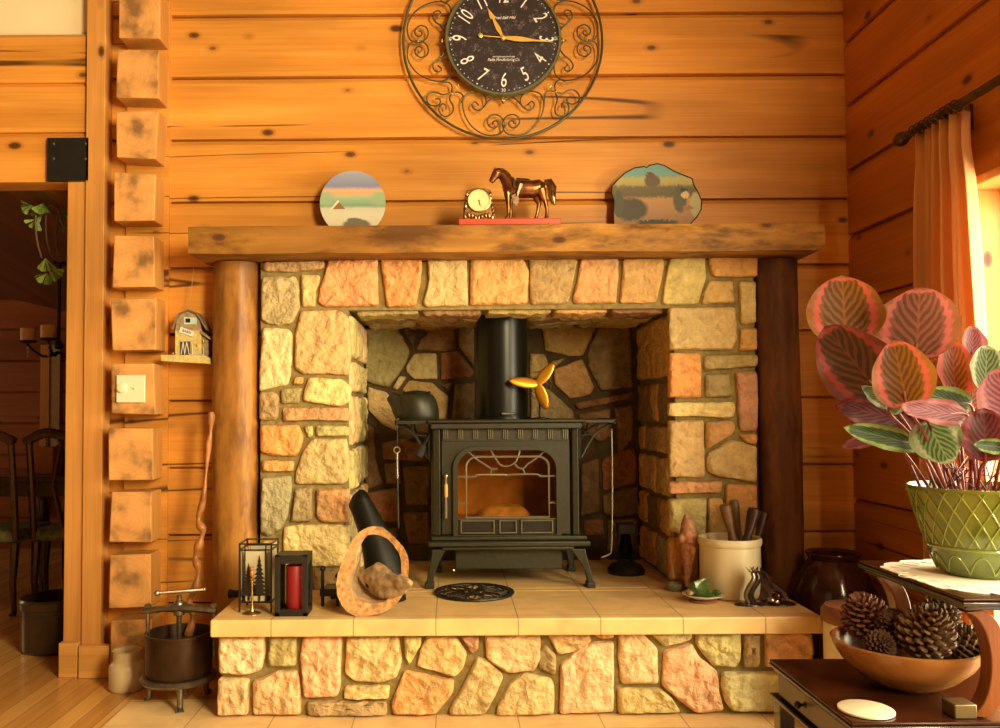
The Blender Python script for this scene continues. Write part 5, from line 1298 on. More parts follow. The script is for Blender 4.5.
# ------------------------------------------------------------------ things by the left post
# hanging wooden barn ornament
oY = 3.66
bz = lambda x, y, dy=0: P(155+x/9.71, 295+y/9.71, oY)+Vector((0, dy, 0))
tc0 = bz(300, 620); t = thing('barn_ornament', (tc0.x, oY+.05, tc0.z), 'little wooden barn birdhouse hanging on a string left of the mantel post', 'ornament')
YEL = M('faded_yellow_paint', (.56, .46, .16), .7, var=.2, scale=60); BRW = M('weathered_grey_brown', (.30, .22, .11), .8, var=.3, scale=60); WHP = M('chalk_white_paint', (.68, .66, .56), .7, var=.1)
mb = MB(); mb.prism([bz(58, 580), bz(480, 585), bz(530, 615), bz(530, 668), bz(58, 640)], (0, .10, 0)); mb.build('base_board', YEL, t, smooth=False, bevel=.001)
mb = MB(); mb.prism([bz(175, 583, .03), bz(430, 583, .03), bz(430, 335, .03), bz(175, 335, .03)], (0, .06, 0)); mb.build('walls', YEL, t, smooth=False)
mb = MB(); mb.prism([bz(175, 338, .029), bz(430, 338, .029), bz(415, 240, .029), bz(380, 180, .029), bz(305, 145, .029), bz(230, 180, .029), bz(190, 240, .029)], (0, .06, 0)); mb.build('gable', BRW, t, smooth=False)
mb = MB(); ro = [(145, 325), (178, 235), (215, 170), (305, 128), (395, 168), (440, 235), (495, 330)]
for p0, p1 in zip(ro, ro[1:]):
    A_, B_ = bz(*p0, .018), bz(*p1, .018); d = (B_-A_).normalized(); nn = Vector((-d.z, 0, d.x))*.006; mb.prism([A_, B_, B_-nn, A_-nn], (0, .078, 0))
mb.build('roof', M('dark_shingle', (.20, .13, .07), .8, var=.3), t, smooth=False)
mb = MB(); mb.prism([bz(430, 340, .02), bz(440, 350, .02), bz(528, 415, .02), bz(515, 428, .02), bz(430, 365, .02)], (0, .07, 0)); mb.prism([bz(432, 583, .04), bz(495, 583, .04), bz(490, 430, .04), bz(432, 380, .04)], (0, .045, 0)); mb.build('lean_to', BRW, t, smooth=False)
mb = MB(); mb.prism([bz(262, 280, .026), bz(388, 275, .026), bz(386, 212, .026), bz(262, 208, .026)], (0, .003, 0)); wf = mb.build('window_panel', M('pale_blue_paint', (.42, .58, .54), .6), t, smooth=False)
mb = MB(); mb.prism([bz(280, 262, .0245), bz(325, 262, .0245), bz(325, 222, .0245), bz(280, 222, .0245)], (0, .0015, 0)); mb.build('window_opening', IRON2, wf, smooth=False)
mb = MB(); mb.prism([bz(215, 355, .024), bz(350, 400, .024), bz(362, 352, .024), bz(232, 302, .024)], (0, .003, 0)); sg = mb.build('sign', WHP, t, smooth=False)
mb = MB(); add_text(mb, 'BARN', .017, bz(290, 352, .0235), -18, sx=.9, extr=.0004); mb.build('lettering', IRON2, sg, smooth=False)
mb = MB(); mb.prism([bz(225, 580, .027), bz(325, 580, .027), bz(325, 440, .027), bz(225, 440, .027)], (0, .002, 0)); dd = mb.build('barn_door', M('dark_door', (.09, .05, .04), .8), t, smooth=False)
mb = MB()
for p0, p1 in (((235, 575), (255, 450)), ((255, 450), (270, 575)), ((270, 575), (290, 450)), ((290, 450), (315, 575)), ((228, 445), (325, 440)), ((345, 580), (345, 470)), ((455, 580), (455, 500)), ((320, 572), (460, 574))): mb.tube([bz(*p0, .025), bz(*p1, .025)], .0016, 5)
mb.build('white_timbering', WHP, t, smooth=False)
mb = MB(); mb.ball(bz(400, 480, .022), (.005, .004, .007), 8); mb.ball(bz(450, 440, .03), (.004, .004, .010), 8); mb.ball(bz(160, 565, .022), (.004, .004, .005), 8); mb.build('tiny_flowers', M('orange_blob', (.85, .40, .08), .6), t)
mb = MB(); mb.tube([bz(300, 130, .05), P(194.5, 258, 3.73)], .0012, 5); mb.tube([P(194.5, 258, 3.73), P(194.5, 257, YW)], .002, 5); mb.build('string', M('jute', (.45, .30, .15), .9), t)
# dimmer switch
a, b = P(117, 375, YE-.006), P(145.5, 402.5, YE-.006)
t = thing('light_switch', ((a.x+b.x)/2, YE, b.z), 'ivory dimmer switch plate with a round knob on a log end', 'switch')
IV = M('ivory_plastic', (.82, .74, .52), .35, var=.02)
mb = MB(); mb.box(a.x, b.x, YE-.014, YE-.007, b.z, a.z); mb.build('plate', IV, t, bevel=.003)
mb = MB(); mb.lathe([(.022, 0), (.020, .014), (.017, .016), (.001, .016)], (P(123.5, 388, YE).x, YE-.014, P(123.5, 388, YE).z), 24, rotm('X', 90)); mb.build('dimmer_knob', IV, t)
mb = MB(); mb.tube([(P(136, 389, YE).x, YE-.014, P(136, 389, YE).z), (P(136, 389, YE).x, YE-.024, P(136, 389, YE).z+.004)], [.005, .004], 8); mb.build('toggle', IV, t)
# twisted walking stick
mb = MB(); pts = [(212.5, 412), (211, 430), (208, 450), (203, 500), (198, 520), (203, 531), (199, 545), (195, 558), (199, 570), (195, 590), (189, 602), (193, 616), (188, 640)]
q = [P(u, v, 3.62 - .16*(v-330)/310) for u, v in pts]; q.append(Vector((q[-1].x-.01, 3.45, .004)))
q = [Vector((p.x, min(p.y, 3.56 if p.z < 1.3 else 3.60), p.z)) for p in q]
mb.tube(smoothpath(q, 4), [.011+.005*math.sin(i*1.1)+(.003 if i > 14 else 0) for i in range(len(smoothpath(q, 4)))], 10); noisy(mb, .003, 30)
for v in mb.bm.verts: v.co.z = max(v.co.z, .001)
tag(mb.build('walking_stick', M('golden_twisted_wood', (.34, .13, .028), .45, var=.35, scale=20)), 'twisted natural wood walking stick leaning against the left log post', 'stick')
# stoneware jar
jp = PZ(127, 689, 0); jr = 17/830*jp.y
t = None
mb = MB(); jh = P(127, 649.5, jp.y).z
mb.lathe([(jr-.008, .001), (jr, .012), (jr+.001, jh*.58), (jr-.004, jh*.66), (jr-.014, jh*.72), (jr-.016, jh*.76), (jr-.016, jh*.96), (jr-.013, jh), (jr-.021, jh), (jr-.024, jh*.7), (.004, jh*.3)], (jp.x, jp.y, 0), 44)
tag(mb.build('stoneware_jar', M('pale_stoneware', (.60, .48, .27), .3, var=.06, scale=10, coat=.3)), 'small pale open-topped stoneware jar on the floor left of the fruit press', 'jar')
# cast iron fruit press
pY = 3.36; pc = Vector((P(179, 640, pY).x, pY, 0)); prd = 31.5/830*pY
t = thing('fruit_press', pc, 'old dark cast iron fruit press with a screw top standing left of the hearth', 'press')
RI = M('rust_brown_iron', (.06, .03, .013), .42, .6, var=.35, scale=14); GI = M('grey_worn_iron', (.20, .17, .12), .35, .85, var=.35, scale=30)
z0p, z1p = P(179, 686, pY-prd).z+.01, P(179, 631, pY).z
mb = MB(); mb.lathe([(prd-.006, z0p), (prd, z0p+.01), (prd, z1p-.012), (prd+.004, z1p-.01), (prd+.004, z1p), (prd-.006, z1p), (prd-.008, z1p-.02), (prd-.010, z0p+.02), (.004, z0p+.012)], (pc.x, pc.y, 0), 48); mb.build('cylinder', RI, t)
mb = MB(); mb.lathe([(.004, z0p-.022), (prd+.016, z0p-.022), (prd+.022, z0p-.012), (prd+.010, z0p-.001), (.004, z0p-.001)], (pc.x, pc.y, 0), 40)
mb.build('drip_tray', GI, t)
for i, an in enumerate((-70, 50, 170)):
    a = math.radians(an); d = Vector((math.cos(a), math.sin(a), 0)); mb = MB(); mb.tube([pc+d*(prd*.95)+Vector((0, 0, z0p-.018)), pc+d*(prd*1.0)+Vector((0, 0, .055)), pc+d*(prd*.99)+Vector((0, 0, .022)), pc+d*(prd*1.08)+Vector((0, 0, .006))], [.018, .012, .012, .017], 10)
    for v in mb.bm.verts: v.co.z = max(v.co.z, .001)
    mb.build('leg', GI, t)
zc = P(179, 610, pY).z
for s_ in (-1, 1):
    mb = MB(); mb.tube([(pc.x+s_*(prd-.002 if s_ < 0 else prd+.012), pY, z0p+.06), (pc.x+s_*(prd-.002 if s_ < 0 else prd+.012), pY, zc+.012)], .008, 8); mb.lathe([(.014, zc+.006), (.014, zc+.022), (.008, zc+.026)], (pc.x+s_*(prd-.002 if s_ < 0 else prd+.012), pY, 0), 6); mb.build('side_rod', GI, t)
mb = MB(); xs3 = [-1.12, -1, -.5, 0, .5, 1, 1.18]; mb.tube([(pc.x+q_*prd, pY-.004, zc+.012*(1-abs(q_))) for q_ in xs3], [.012, .014, .012, .022, .015, .014, .012], 10, flat=1.0); mb.lathe([(.022, -.024), (.022, .022), (.014, .032)], (pc.x, pY, zc+.006), 14); mb.build('crossbar', GI, t)
mb = MB(); mb.tube([(pc.x, pY, z1p-.05), (pc.x, pY, zc+.06)], .010, 12)
for i in range(14): mb.lathe([(.010, -.002), (.0125, 0), (.010, .002)], (pc.x, pY, z1p-.04+i*.009), 12)
sc_ = mb.build('screw', GI, t)
mb = MB(); a, b = P(157, 593, pY-.03), P(204, 589.5, pY+.03); mb.tube([a, a.lerp(b, .5), b], [.007, .0085, .0085], 10); mb.ball(a, .013, 10); mb.ball(b, .010, 10); mb.build('t_handle', STEEL, sc_)
mb = MB(); mb.lathe([(.004, z1p-.055), (prd-.014, z1p-.055), (prd-.014, z1p-.045), (.02, z1p-.040)], (pc.x, pc.y, 0), 40); mb.build('press_plate', RI, t)

# ------------------------------------------------------------------ curtain and rod
cX = 1.735
p0, p1 = PX(905, 137, cX), PX(1000, 86, cX)
RD = M('antique_bronze_rod', (.10, .065, .03), .35, .8, var=.4)
t = thing('curtain_rod', (cX, 2.2, p0.z), 'dark bronze curtain rod with a round finial over the window', 'curtain rod')
zr_ = p0.z; y_0 = p0.y
mb = MB(); mb.tube([(cX, y_0-.03, zr_), (cX, .7, zr_)], .015, 14); mb.build('rod', RD, t)
mb = MB(); mb.lathe([(.001, 0), (.016, .004), (.026, .016), (.028, .03), (.024, .044), (.012, .052), (.010, .06), (.018, .066), (.018, .074), (.012, .078)][::1], (cX, y_0+.055, zr_), 24, rotm('X', 90)); mb.build('finial', RD, t)
mb = MB(); mb.box(XR-.012, XR, 2.86, 2.89, zr_-.06, zr_+.03); mb.tube([(XR-.01, 2.875, zr_-.025), (cX, 2.875, zr_-.018)], .007, 8); mb.build('bracket', RD, t)
for i in range(9):
    y = y_0-.065-i*.032; mb = MB(); mb.tube([(cX+.021*math.cos(2*PI*j/18), y+.006*math.sin(2*PI*j/18), zr_+.021*math.sin(2*PI*j/18)) for j in range(18)], .0026, 5, True); mb.build('ring', RD, t)
CU, nt_, b_ = nodes('apricot_curtain_cloth')
b_.inputs['Base Color'].default_value = (.86, .48, .20, 1); b_.inputs['Roughness'].default_value = .8
tl_ = N(nt_, 'ShaderNodeBsdfTranslucent'); tl_.inputs[0].default_value = (.85, .48, .20, 1); mx_ = N(nt_, 'ShaderNodeMixShader'); mx_.inputs[0].default_value = .25
nt_.links.new(b_.outputs[0], mx_.inputs[1]); nt_.links.new(tl_.outputs[0], mx_.inputs[2]); nt_.links.new(mx_.outputs[0], nt_.nodes['Material Output'].inputs[0])
tc = N(nt_, 'ShaderNodeTexCoord'); n2 = N(nt_, 'ShaderNodeTexNoise'); n2.inputs['Scale'].default_value = 300; nt_.links.new(tc.outputs['Object'], n2.inputs['Vector']); bp = N(nt_, 'ShaderNodeBump'); bp.inputs['Strength'].default_value = .2; bp.inputs['Distance'].default_value = .002; nt_.links.new(n2.outputs['Fac'], bp.inputs['Height']); nt_.links.new(bp.outputs['Normal'], b_.inputs['Normal'])
mb = MB(); NZ, NS = 36, 120; ya, yb = y_0-.06, y_0-.34; rows = []
ztop = zr_-.022; zbot = .06
for i in range(NZ+1):
    t_ = i/NZ; z = ztop+(zbot-ztop)*t_; row = []
    for j in range(NS+1):
        s_ = j/NS; amp = .028+.018*min(1, t_*4); ph = s_*2*PI*5.5
        fl_ = math.sin(ph)+.35*math.sin(ph*2.3+1+t_*2)
        wid = (1-.10*math.exp(-((t_-.05)/.04)**2)); y = ya+(yb-ya-.02*t_*6*.5)*s_*1.0
        y = (ya+yb)/2+(y-(ya+yb)/2)*wid*(1+.12*t_)
        row.append(mb.v((cX+.012+amp*fl_*.8+.006*noise.noise(Vector((s_*9, t_*3, 0))), y+.01*math.cos(ph*1.0)*(.5+t_), z)))
    rows.append(row)
for a_, b_ in zip(rows, rows[1:]):
    for j in range(NS): mb.face([a_[j], a_[j+1], b_[j+1], b_[j]])
tag(mb.build('curtain', CU, solid=.0025, angle=80), 'apricot pleated curtain hanging from the rod at the window edge', 'curtain')

# ------------------------------------------------------------------ stepped side table
TW = wood('dark_cherry_table', (.035, .008, .003), (.085, .022, .008), 0, knots=False, cracks=0, rough=.22, gs=.8)
TE = M('black_edge_moulding', (.022, .014, .010), .25, var=.1, coat=.4); TF = M('olive_brown_lacquer', (.085, .055, .025), .35, var=.15)
CW = wood('warm_c_support', (.17, .05, .013), (.30, .10, .028), 2, knots=False, cracks=0, rough=.25)
ZL, ZU = .42, .708
TX0, TX1 = P(769, 656, 2.48).x, 1.72; TY0, TY1 = 1.975, 2.48; UX0 = P(858, 563, 2.48).x
UX1 = 1.70
t = thing('side_table', ((TX0+TX1)/2, 2.22, 0), 'two-tier dark wood side table with a drawer and curved supports, front right', 'table')
mb = MB(); mb.box(TX0, TX1, TY0, TY1, ZL-.008, ZL); mb.build('lower_top', TW, t, bevel=.003)
mb = MB(); mb.box(TX0-.002, TX1, TY0-.002, TY1+.002, ZL-.018, ZL-.009); mb.box(TX0+.006, TX1-.006, TY0+.006, TY1-.006, ZL-.026, ZL-.018); mb.build('edge_moulding', TE, t, bevel=.003)
DBz = ZL-.095
mb = MB(); mb.box(TX0+.022, TX1-.02, TY0+.022, TY1-.022, DBz, ZL-.026); mb.build('drawer_case', TF, t, smooth=False)
mb = MB(); mb.box(TX0+.012, TX0+.022, TY0+.035, TY1-.035, DBz+.004, ZL-.03); dw = mb.build('drawer', TF, t, bevel=.002)
kp_ = PX(803, 699, TX0+.0); mb = MB(); mb.lathe([(.010, 0), (.004, .006), (.004, .012), (.010, .018), (.011, .024), (.004, .030)], (TX0+.012, 2.26, ZL-.058), 16, rotm('Y', -90)); mb.build('knob', IRON2, dw)
mb = MB(); mb.box(TX0-.002, TX1, TY0-.002, TY1+.002, DBz-.012, DBz-.003); mb.box(TX0+.006, TX1-.006, TY0+.006, TY1-.006, DBz-.022, DBz-.012); mb.build('lower_moulding', TE, t, bevel=.003)
for lx_, ly_ in ((TX0+.03, TY0+.03), (TX0+.03, TY1-.03), (TX1-.03, TY0+.03), (TX1-.03, TY1-.03)):
    mb = MB(); s_ = .022; mb.box(lx_-s_, lx_+s_, ly_-s_, ly_+s_, .03, DBz-.022); mb.box(lx_-s_*.75, lx_+s_*.75, ly_-s_*.75, ly_+s_*.75, 0.007, .03); mb.build('leg', TE, t, smooth=False, bevel=.002)
mb = MB(); mb.box(TX0+.02, TX1-.02, TY0+.02, TY1-.02, .12, .14); mb.build('bottom_shelf', TW, t, bevel=.003)
mb = MB(); mb.box(UX0, UX1, TY0, TY1, ZU-.008, ZU); mb.build('upper_top', TW, t, bevel=.003)
mb = MB(); mb.box(UX0-.002, UX1, TY0-.002, TY1+.002, ZU-.020, ZU-.009); mb.box(UX0+.012, UX1-.01, TY0+.012, TY1-.012, ZU-.032, ZU-.020); mb.build('upper_moulding', TE, t, bevel=.003)
for yy in (TY0+.045, TY1-.045):
    zA, zB = ZU-.033, ZL+.001; r_o = (zA-zB)/2; xc = UX0+.018; out, inn = [], []
    for i in range(25):
        a = PI/2-PI*i/24; out.append((xc+.035+.068*math.cos(a), (zA+zB)/2+r_o*math.sin(a))); inn.append((xc+.060*math.cos(a), (zA+zB)/2+(r_o-.006)*math.sin(a)))
    mb = MB(); n = 25; V = [[mb.v((p[0], y, p[1])) for p in o] for o, y in ((out, yy-.022), (inn, yy-.022), (inn, yy+.022), (out, yy+.022))]
    for a in range(4):
        b = (a+1) % 4
        for i in range(n-1): mb.face([V[a][i], V[a][i+1], V[b][i+1], V[b][i]])
    for i in (0, n-1): mb.face([V[0][i], V[1][i], V[2][i], V[3][i]])
    cs_ = mb.build('curved_support', CW, t, bevel=.003, angle=50)
    mb = MB(); mb.box(xc-.034, xc+.020, yy-.027, yy+.027, ZL+.0, ZL+.034); mb.build('metal_foot_block', M('dull_bronze_block', (.16, .12, .05), .4, .7), cs_, bevel=.003)
    mb = MB(); mb.box(xc+r_o*.9, xc+r_o*1.0, yy-.0, yy+.0+.001, ZL, ZL+.001); mb.bm.free()
# coaster
cp_ = PZ(866, 711, ZL); mb = MB(); mb.lathe([(.060, 0), (.064, .002), (.064, .006), (.060, .008), (.002, .008)], (cp_.x, cp_.y, ZL), 40)
tag(mb.build('coaster', M('ivory_stone', (.78, .68, .48), .5, var=.05)), 'round ivory coaster on the front corner of the lower table top', 'coaster')
# wooden bowl with pine cones
bc = Vector((P(906, 650, 2.235).x, 2.235, ZL)); br_ = .185; bh = .118
mb = MB(); mb.lathe([(.055, 0.001), (.075, .004), (.120, .030), (.158, .066), (.178, .098), (br_, bh), (br_-.006, bh+.003), (br_-.013, bh), (.165, .094), (.145, .066), (.105, .032), (.05, .014), (.003, .012)], bc, 64)
tag(mb.build('wooden_bowl', wood('turned_bowl_wood', (.24, .09, .022), (.44, .20, .055), 0, knots=False, cracks=0, rough=.22, gs=.6)), 'large turned wooden bowl full of pine cones on the lower table top', 'bowl')
def pinecone(loc, R, H, tilt, col, label, seed, first=[0]):
    rnd = random.Random(seed); mb = MB(); n = 105; rot = tilt
    mb.ball(Vector(loc), (R*.45, R*.45, H*.46), 12, rot)
    for i in range(n):
        t_ = (i+.5)/n; a = i*2.39996; zz_ = -H*.5+H*t_; rr = R*(math.sin(PI*min(1, .14+.82*t_**.9)))**.75
        d = Vector((math.cos(a), math.sin(a), 0)); s_ = Vector((-d.y, d.x, 0)); up = Vector((0, 0, 1)); open_ = .30+.45*t_
        o = up*zz_; L0 = rr*.35; tip = o+d*rr+up*(R*.42*open_); w = R*.21*(1-.35*t_)
        c1 = o+d*(rr*.82)+up*(R*.20*open_)
        base = [o+d*L0+s_*w*.4, o+d*L0-s_*w*.4]
        th = R*.075
        pts = [base[0], c1+s_*w, tip+s_*w*.45, tip-s_*w*.45, c1-s_*w, base[1]]
        A_ = [mb.v(Vector(loc)+rot @ (p+up*th)) for p in pts]; B_ = [mb.v(Vector(loc)+rot @ (p-up*th*.6)) for p in pts]
        kn = mb.v(Vector(loc)+rot @ (tip+d*R*.06+up*th*.4))
        mb.face(A_); mb.face(B_[::-1])
        for k in range(6):
            k2 = (k+1) % 6
            if k == 2: mb.face([A_[2], A_[3], kn]); mb.face([B_[3], B_[2], kn]); mb.face([A_[3], B_[3], kn]); mb.face([B_[2], A_[2], kn])
            else: mb.face([A_[k], B_[k], B_[k2], A_[k2]])
    tag(mb.build('pine_cone', col, smooth=False), label, 'pine cone', 'pine cones in the wooden bowl')
PC1 = M('dark_pine_cone', (.10, .045, .02), .6, var=.45, scale=60); PC2 = M('grey_brown_pine_cone', (.20, .115, .055), .6, var=.5, scale=60); PC3 = M('reddish_pine_cone', (.15, .05, .022), .6, var=.35, scale=60)
def cz3(u, v, Y): return P(u, v, Y)
pinecone(cz3(866, 618, 2.34), .066, .105, rotm('Y', -25) @ rotm('X', 10), PC3, 'reddish brown pine cone standing tallest at the left of the bowl', 1)
pinecone(cz3(925, 634, 2.17), .070, .125, rotm('X', 28), PC2, 'large open pine cone at the middle front of the bowl', 2)
pinecone(cz3(966, 644, 2.21), .052, .090, rotm('Y', 60) @ rotm('X', 20), PC2, 'grey-brown pine cone lying at the right side of the bowl', 3)
pinecone(cz3(896, 629, 2.26), .052, .095, rotm('Y', -40) @ rotm('X', 40), PC1, 'dark pine cone between the tall reddish one and the large middle one', 4)
pinecone(cz3(880, 645, 2.20), .040, .062, rotm('X', 75), PC1, 'dark pine cone with its round base showing, low at the left front of the bowl', 5)
pinecone(cz3(938, 618, 2.33), .056, .10, rotm('Y', 30), PC2, 'open pine cone at the back of the bowl behind the large middle one', 6)
# lace doily
dc_ = Vector((1.425, 2.225, ZU)); mb = MB(); n = 120; rr_ = .262
lace, nt_, b_ = nodes('cream_lace'); b_.inputs['Base Color'].default_value = (.86, .80, .64, 1); b_.inputs['Roughness'].default_value = .9
ct = mb.v(dc_+Vector((0, 0, .003))); R1 = []; R0 = []
for i in range(n):
    a = 2*PI*i/n; r_ = rr_*(.93+.07*abs(math.sin(a*9))**.6); x = max(UX0+.004, min(UX1-.004, dc_.x+r_*math.cos(a))); y = max(TY0+.002, min(TY1-.002, dc_.y+r_*math.sin(a)*.96))
    R1.append(mb.v((x, y, ZU+.003))); R0.append(mb.v((x, y, ZU+.0005)))
for i in range(n): mb.face([ct, R1[i], R1[(i+1) % n]]); mb.face([R1[i], R0[i], R0[(i+1) % n], R1[(i+1) % n]])
mb.face(R0[::-1])
for k in range(18):
    a = 2*PI*k/18; c = dc_+Vector((math.cos(a)*.21, math.sin(a)*.20, .0035)); mb.tube([(c.x+.022*math.cos(2*PI*j/14), c.y+.022*math.sin(2*PI*j/14), c.z) for j in range(14)], .0014, 4, True)
tag(mb.build('lace_doily', lace, smooth=False), 'cream lace doily with a scalloped edge under the green planter', 'doily')
# green glazed lattice planter
vc = Vector((1.425, 2.25, ZU+.0045)); H_ = P(1000, 487, 2.25).z-vc.z
GG = M('olive_green_glaze', (.12, .16, .018), .14, var=.25, scale=16, coat=.6); GG2 = M('light_green_glaze_ridge', (.24, .30, .045), .18, var=.12, coat=.5)
t = thing('green_planter', vc, 'glossy green glazed planter with a raised diamond lattice on the lace doily', 'planter')
vr = lambda s_: .098+(.172-.098)*(s_**.85)
prof = [(vr(i/16), H_*i/16) for i in range(17)]; prof[0] = (.090, 0)
mb = MB(); mb.lathe(prof+[(.177, H_-.004), (.178, H_+.004), (.170, H_+.005), (.162, H_-.02), (.13, H_*.5), (.10, .03), (.004, .02)], vc, 72); mb.build('pot', GG, t)
mb = MB()
for k in range(24):
    for s_ in (1, -1):
        mb.tube([vc+Vector(((vr(q/14)+.001)*math.cos(2*PI*k/24+s_*q/14*.85), (vr(q/14)+.001)*math.sin(2*PI*k/24+s_*q/14*.85), H_*q/14)) for q in range(5, 15)], .0024, 5)
mb.build('lattice', GG2, t)
mb = MB(); zr2 = H_*.33; mb.tube([vc+Vector(((vr(.33)+.001)*math.cos(2*PI*j/60), (vr(.33)+.001)*math.sin(2*PI*j/60), zr2)) for j in range(60)], .004, 6, True)
for k in range(12):
    a0 = 2*PI*k/12
    mb.tube([vc+Vector((math.cos(a0+.26*q/6-.26)*(vr(.05+.20*math.sin(PI*q/12))+.0012), math.sin(a0+.26*q/6-.26)*(vr(.05+.20*math.sin(PI*q/12))+.0012), H_*(.05+.20*math.sin(PI*q/12)))) for q in range(13)], .0022, 5)
mb.build('relief_band', GG2, t)
mb = MB(); mb.lathe([(.004, H_-.03), (.158, H_-.032), (.155, H_-.045), (.004, H_-.046)], vc, 40); noisy(mb, .006, 60); mb.build('soil', M('dark_soil', (.04, .02, .012), .95, var=.5, scale=80, bump=1), t)
# calathea
def leafmat(name, base, band, rim_, under, trans=.35, tcol=(.8, .25, .05), dark=None):
    m, nt, b = nodes(name); L = nt.links; uv = N(nt, 'ShaderNodeUVMap'); sp = N(nt, 'ShaderNodeSeparateXYZ'); L.new(uv.outputs[0], sp.inputs[0])
    U, V_ = sp.outputs['X'], sp.outputs['Y']                      # U -1..1 across, V 0..1 along
    au = math_(nt, 'ABSOLUTE', U)
    # radius in the blade
    vv = math_(nt, 'MULTIPLY', math_(nt, 'SUBTRACT', V_, .5), 2.0); vp = math_(nt, 'POWER', math_(nt, 'ABSOLUTE', vv), 2.6)
    wv = math_(nt, 'SINE', math_(nt, 'MULTIPLY', math_(nt, 'SUBTRACT', V_, math_(nt, 'MULTIPLY', au, .35)), 52.0))
    no = N(nt, 'ShaderNodeTexNoise'); no.inputs['Scale'].default_value = 5; L.new(uv.outputs[0], no.inputs['Vector'])
    r = math_(nt, 'ADD', math_(nt, 'MAXIMUM', au, vp), math_(nt, 'ADD', math_(nt, 'MULTIPLY', wv, .035), math_(nt, 'MULTIPLY', math_(nt, 'SUBTRACT', no.outputs['Fac'], .5), .12)))
    rp = ramp(nt, [(.0, base), (.60, base), (.65, band), (.76, band), (.82, rim_), (1.0, rim_)]); L.new(r, rp.inputs['Fac']); c = rp.outputs['Color']
    # feathering between side veins
    wv2 = math_(nt, 'SINE', math_(nt, 'MULTIPLY', math_(nt, 'ADD', math_(nt, 'SUBTRACT', V_, math_(nt, 'MULTIPLY', au, .62)), math_(nt, 'MULTIPLY', no.outputs['Fac'], .10)), 46.0))
    fe = math_(nt, 'MULTIPLY', step(nt, wv2, -.45, .35), step(nt, math_(nt, 'SUBTRACT', 1.0, r), .35, .5)); c = mixc(nt, math_(nt, 'MULTIPLY', fe, .95), c, tuple(q*.5 for q in (dark or tuple(q*.45 for q in base))))
    mid = math_(nt, 'SUBTRACT', 1.0, step(nt, au, .015, .05)); c = mixc(nt, math_(nt, 'MULTIPLY', mid, .6), c, rim_)
    g = N(nt, 'ShaderNodeNewGeometry'); c = mixc(nt, g.outputs['Backfacing'], c, under)
    L.new(c, b.inputs['Base Color']); b.inputs['Roughness'].default_value = .5; b.inputs['Specular IOR Level'].default_value = .25
    tr = N(nt, 'ShaderNodeBsdfTranslucent'); L.new(mixc(nt, .25, c, tcol), tr.inputs[0]); mx = N(nt, 'ShaderNodeMixShader'); mx.inputs[0].default_value = trans
    L.new(b.outputs[0], mx.inputs[1]); L.new(tr.outputs[0], mx.inputs[2]); L.new(mx.outputs[0], nt.nodes['Material Output'].inputs[0]); return m
LM = {
 'o': leafmat('calathea_orange_leaf', (0.130, 0.043, 0.006), (0.367, 0.056, 0.043), (0.181, 0.065, 0.009), (0.138, 0.022, 0.030), .45, (0.389, 0.130, 0.013), (0.069, 0.030, 0.005)),
 'd': leafmat('calathea_dark_leaf', (0.056, 0.019, 0.005), (0.181, 0.022, 0.019), (0.086, 0.022, 0.009), (0.069, 0.013, 0.017), .35, (0.302, 0.069, 0.013), (0.026, 0.013, 0.004)),
 'p': leafmat('calathea_purple_leaf', (0.121, 0.039, 0.030), (0.311, 0.069, 0.060), (0.156, 0.052, 0.017), (0.147, 0.026, 0.043), .35, (0.346, 0.108, 0.052), (0.065, 0.030, 0.011)),
 'r': leafmat('calathea_red_leaf', (0.259, 0.052, 0.009), (0.389, 0.035, 0.039), (0.302, 0.060, 0.013), (0.181, 0.022, 0.030), .5, (0.432, 0.108, 0.013), (0.151, 0.039, 0.004)),
 'm': leafmat('calathea_maroon_leaf', (0.095, 0.017, 0.019), (0.156, 0.026, 0.030), (0.112, 0.022, 0.022), (0.104, 0.017, 0.026), .25, (0.259, 0.043, 0.035), (0.056, 0.011, 0.013)),
 'k': leafmat('calathea_pink_leaf', (0.225, 0.052, 0.069), (0.302, 0.095, 0.095), (0.238, 0.069, 0.065), (0.216, 0.052, 0.065), .4, (0.389, 0.130, 0.108), (0.156, 0.030, 0.048)),
 'g': leafmat('calathea_green_leaf', (0.030, 0.065, 0.009), (0.181, 0.225, 0.060), (0.130, 0.194, 0.026), (0.112, 0.022, 0.030), .4, (0.194, 0.281, 0.035), (0.013, 0.030, 0.006)),
 'w': leafmat('calathea_pale_leaf', (0.130, 0.181, 0.060), (0.302, 0.320, 0.216), (0.216, 0.259, 0.112), (0.130, 0.043, 0.043), .4, (0.259, 0.302, 0.130), (0.035, 0.069, 0.013)),
}
t = thing('calathea_plant', vc+Vector((0, 0, H_-.03)), 'calathea with big orange, pink and green patterned leaves growing in the green planter', 'plant')
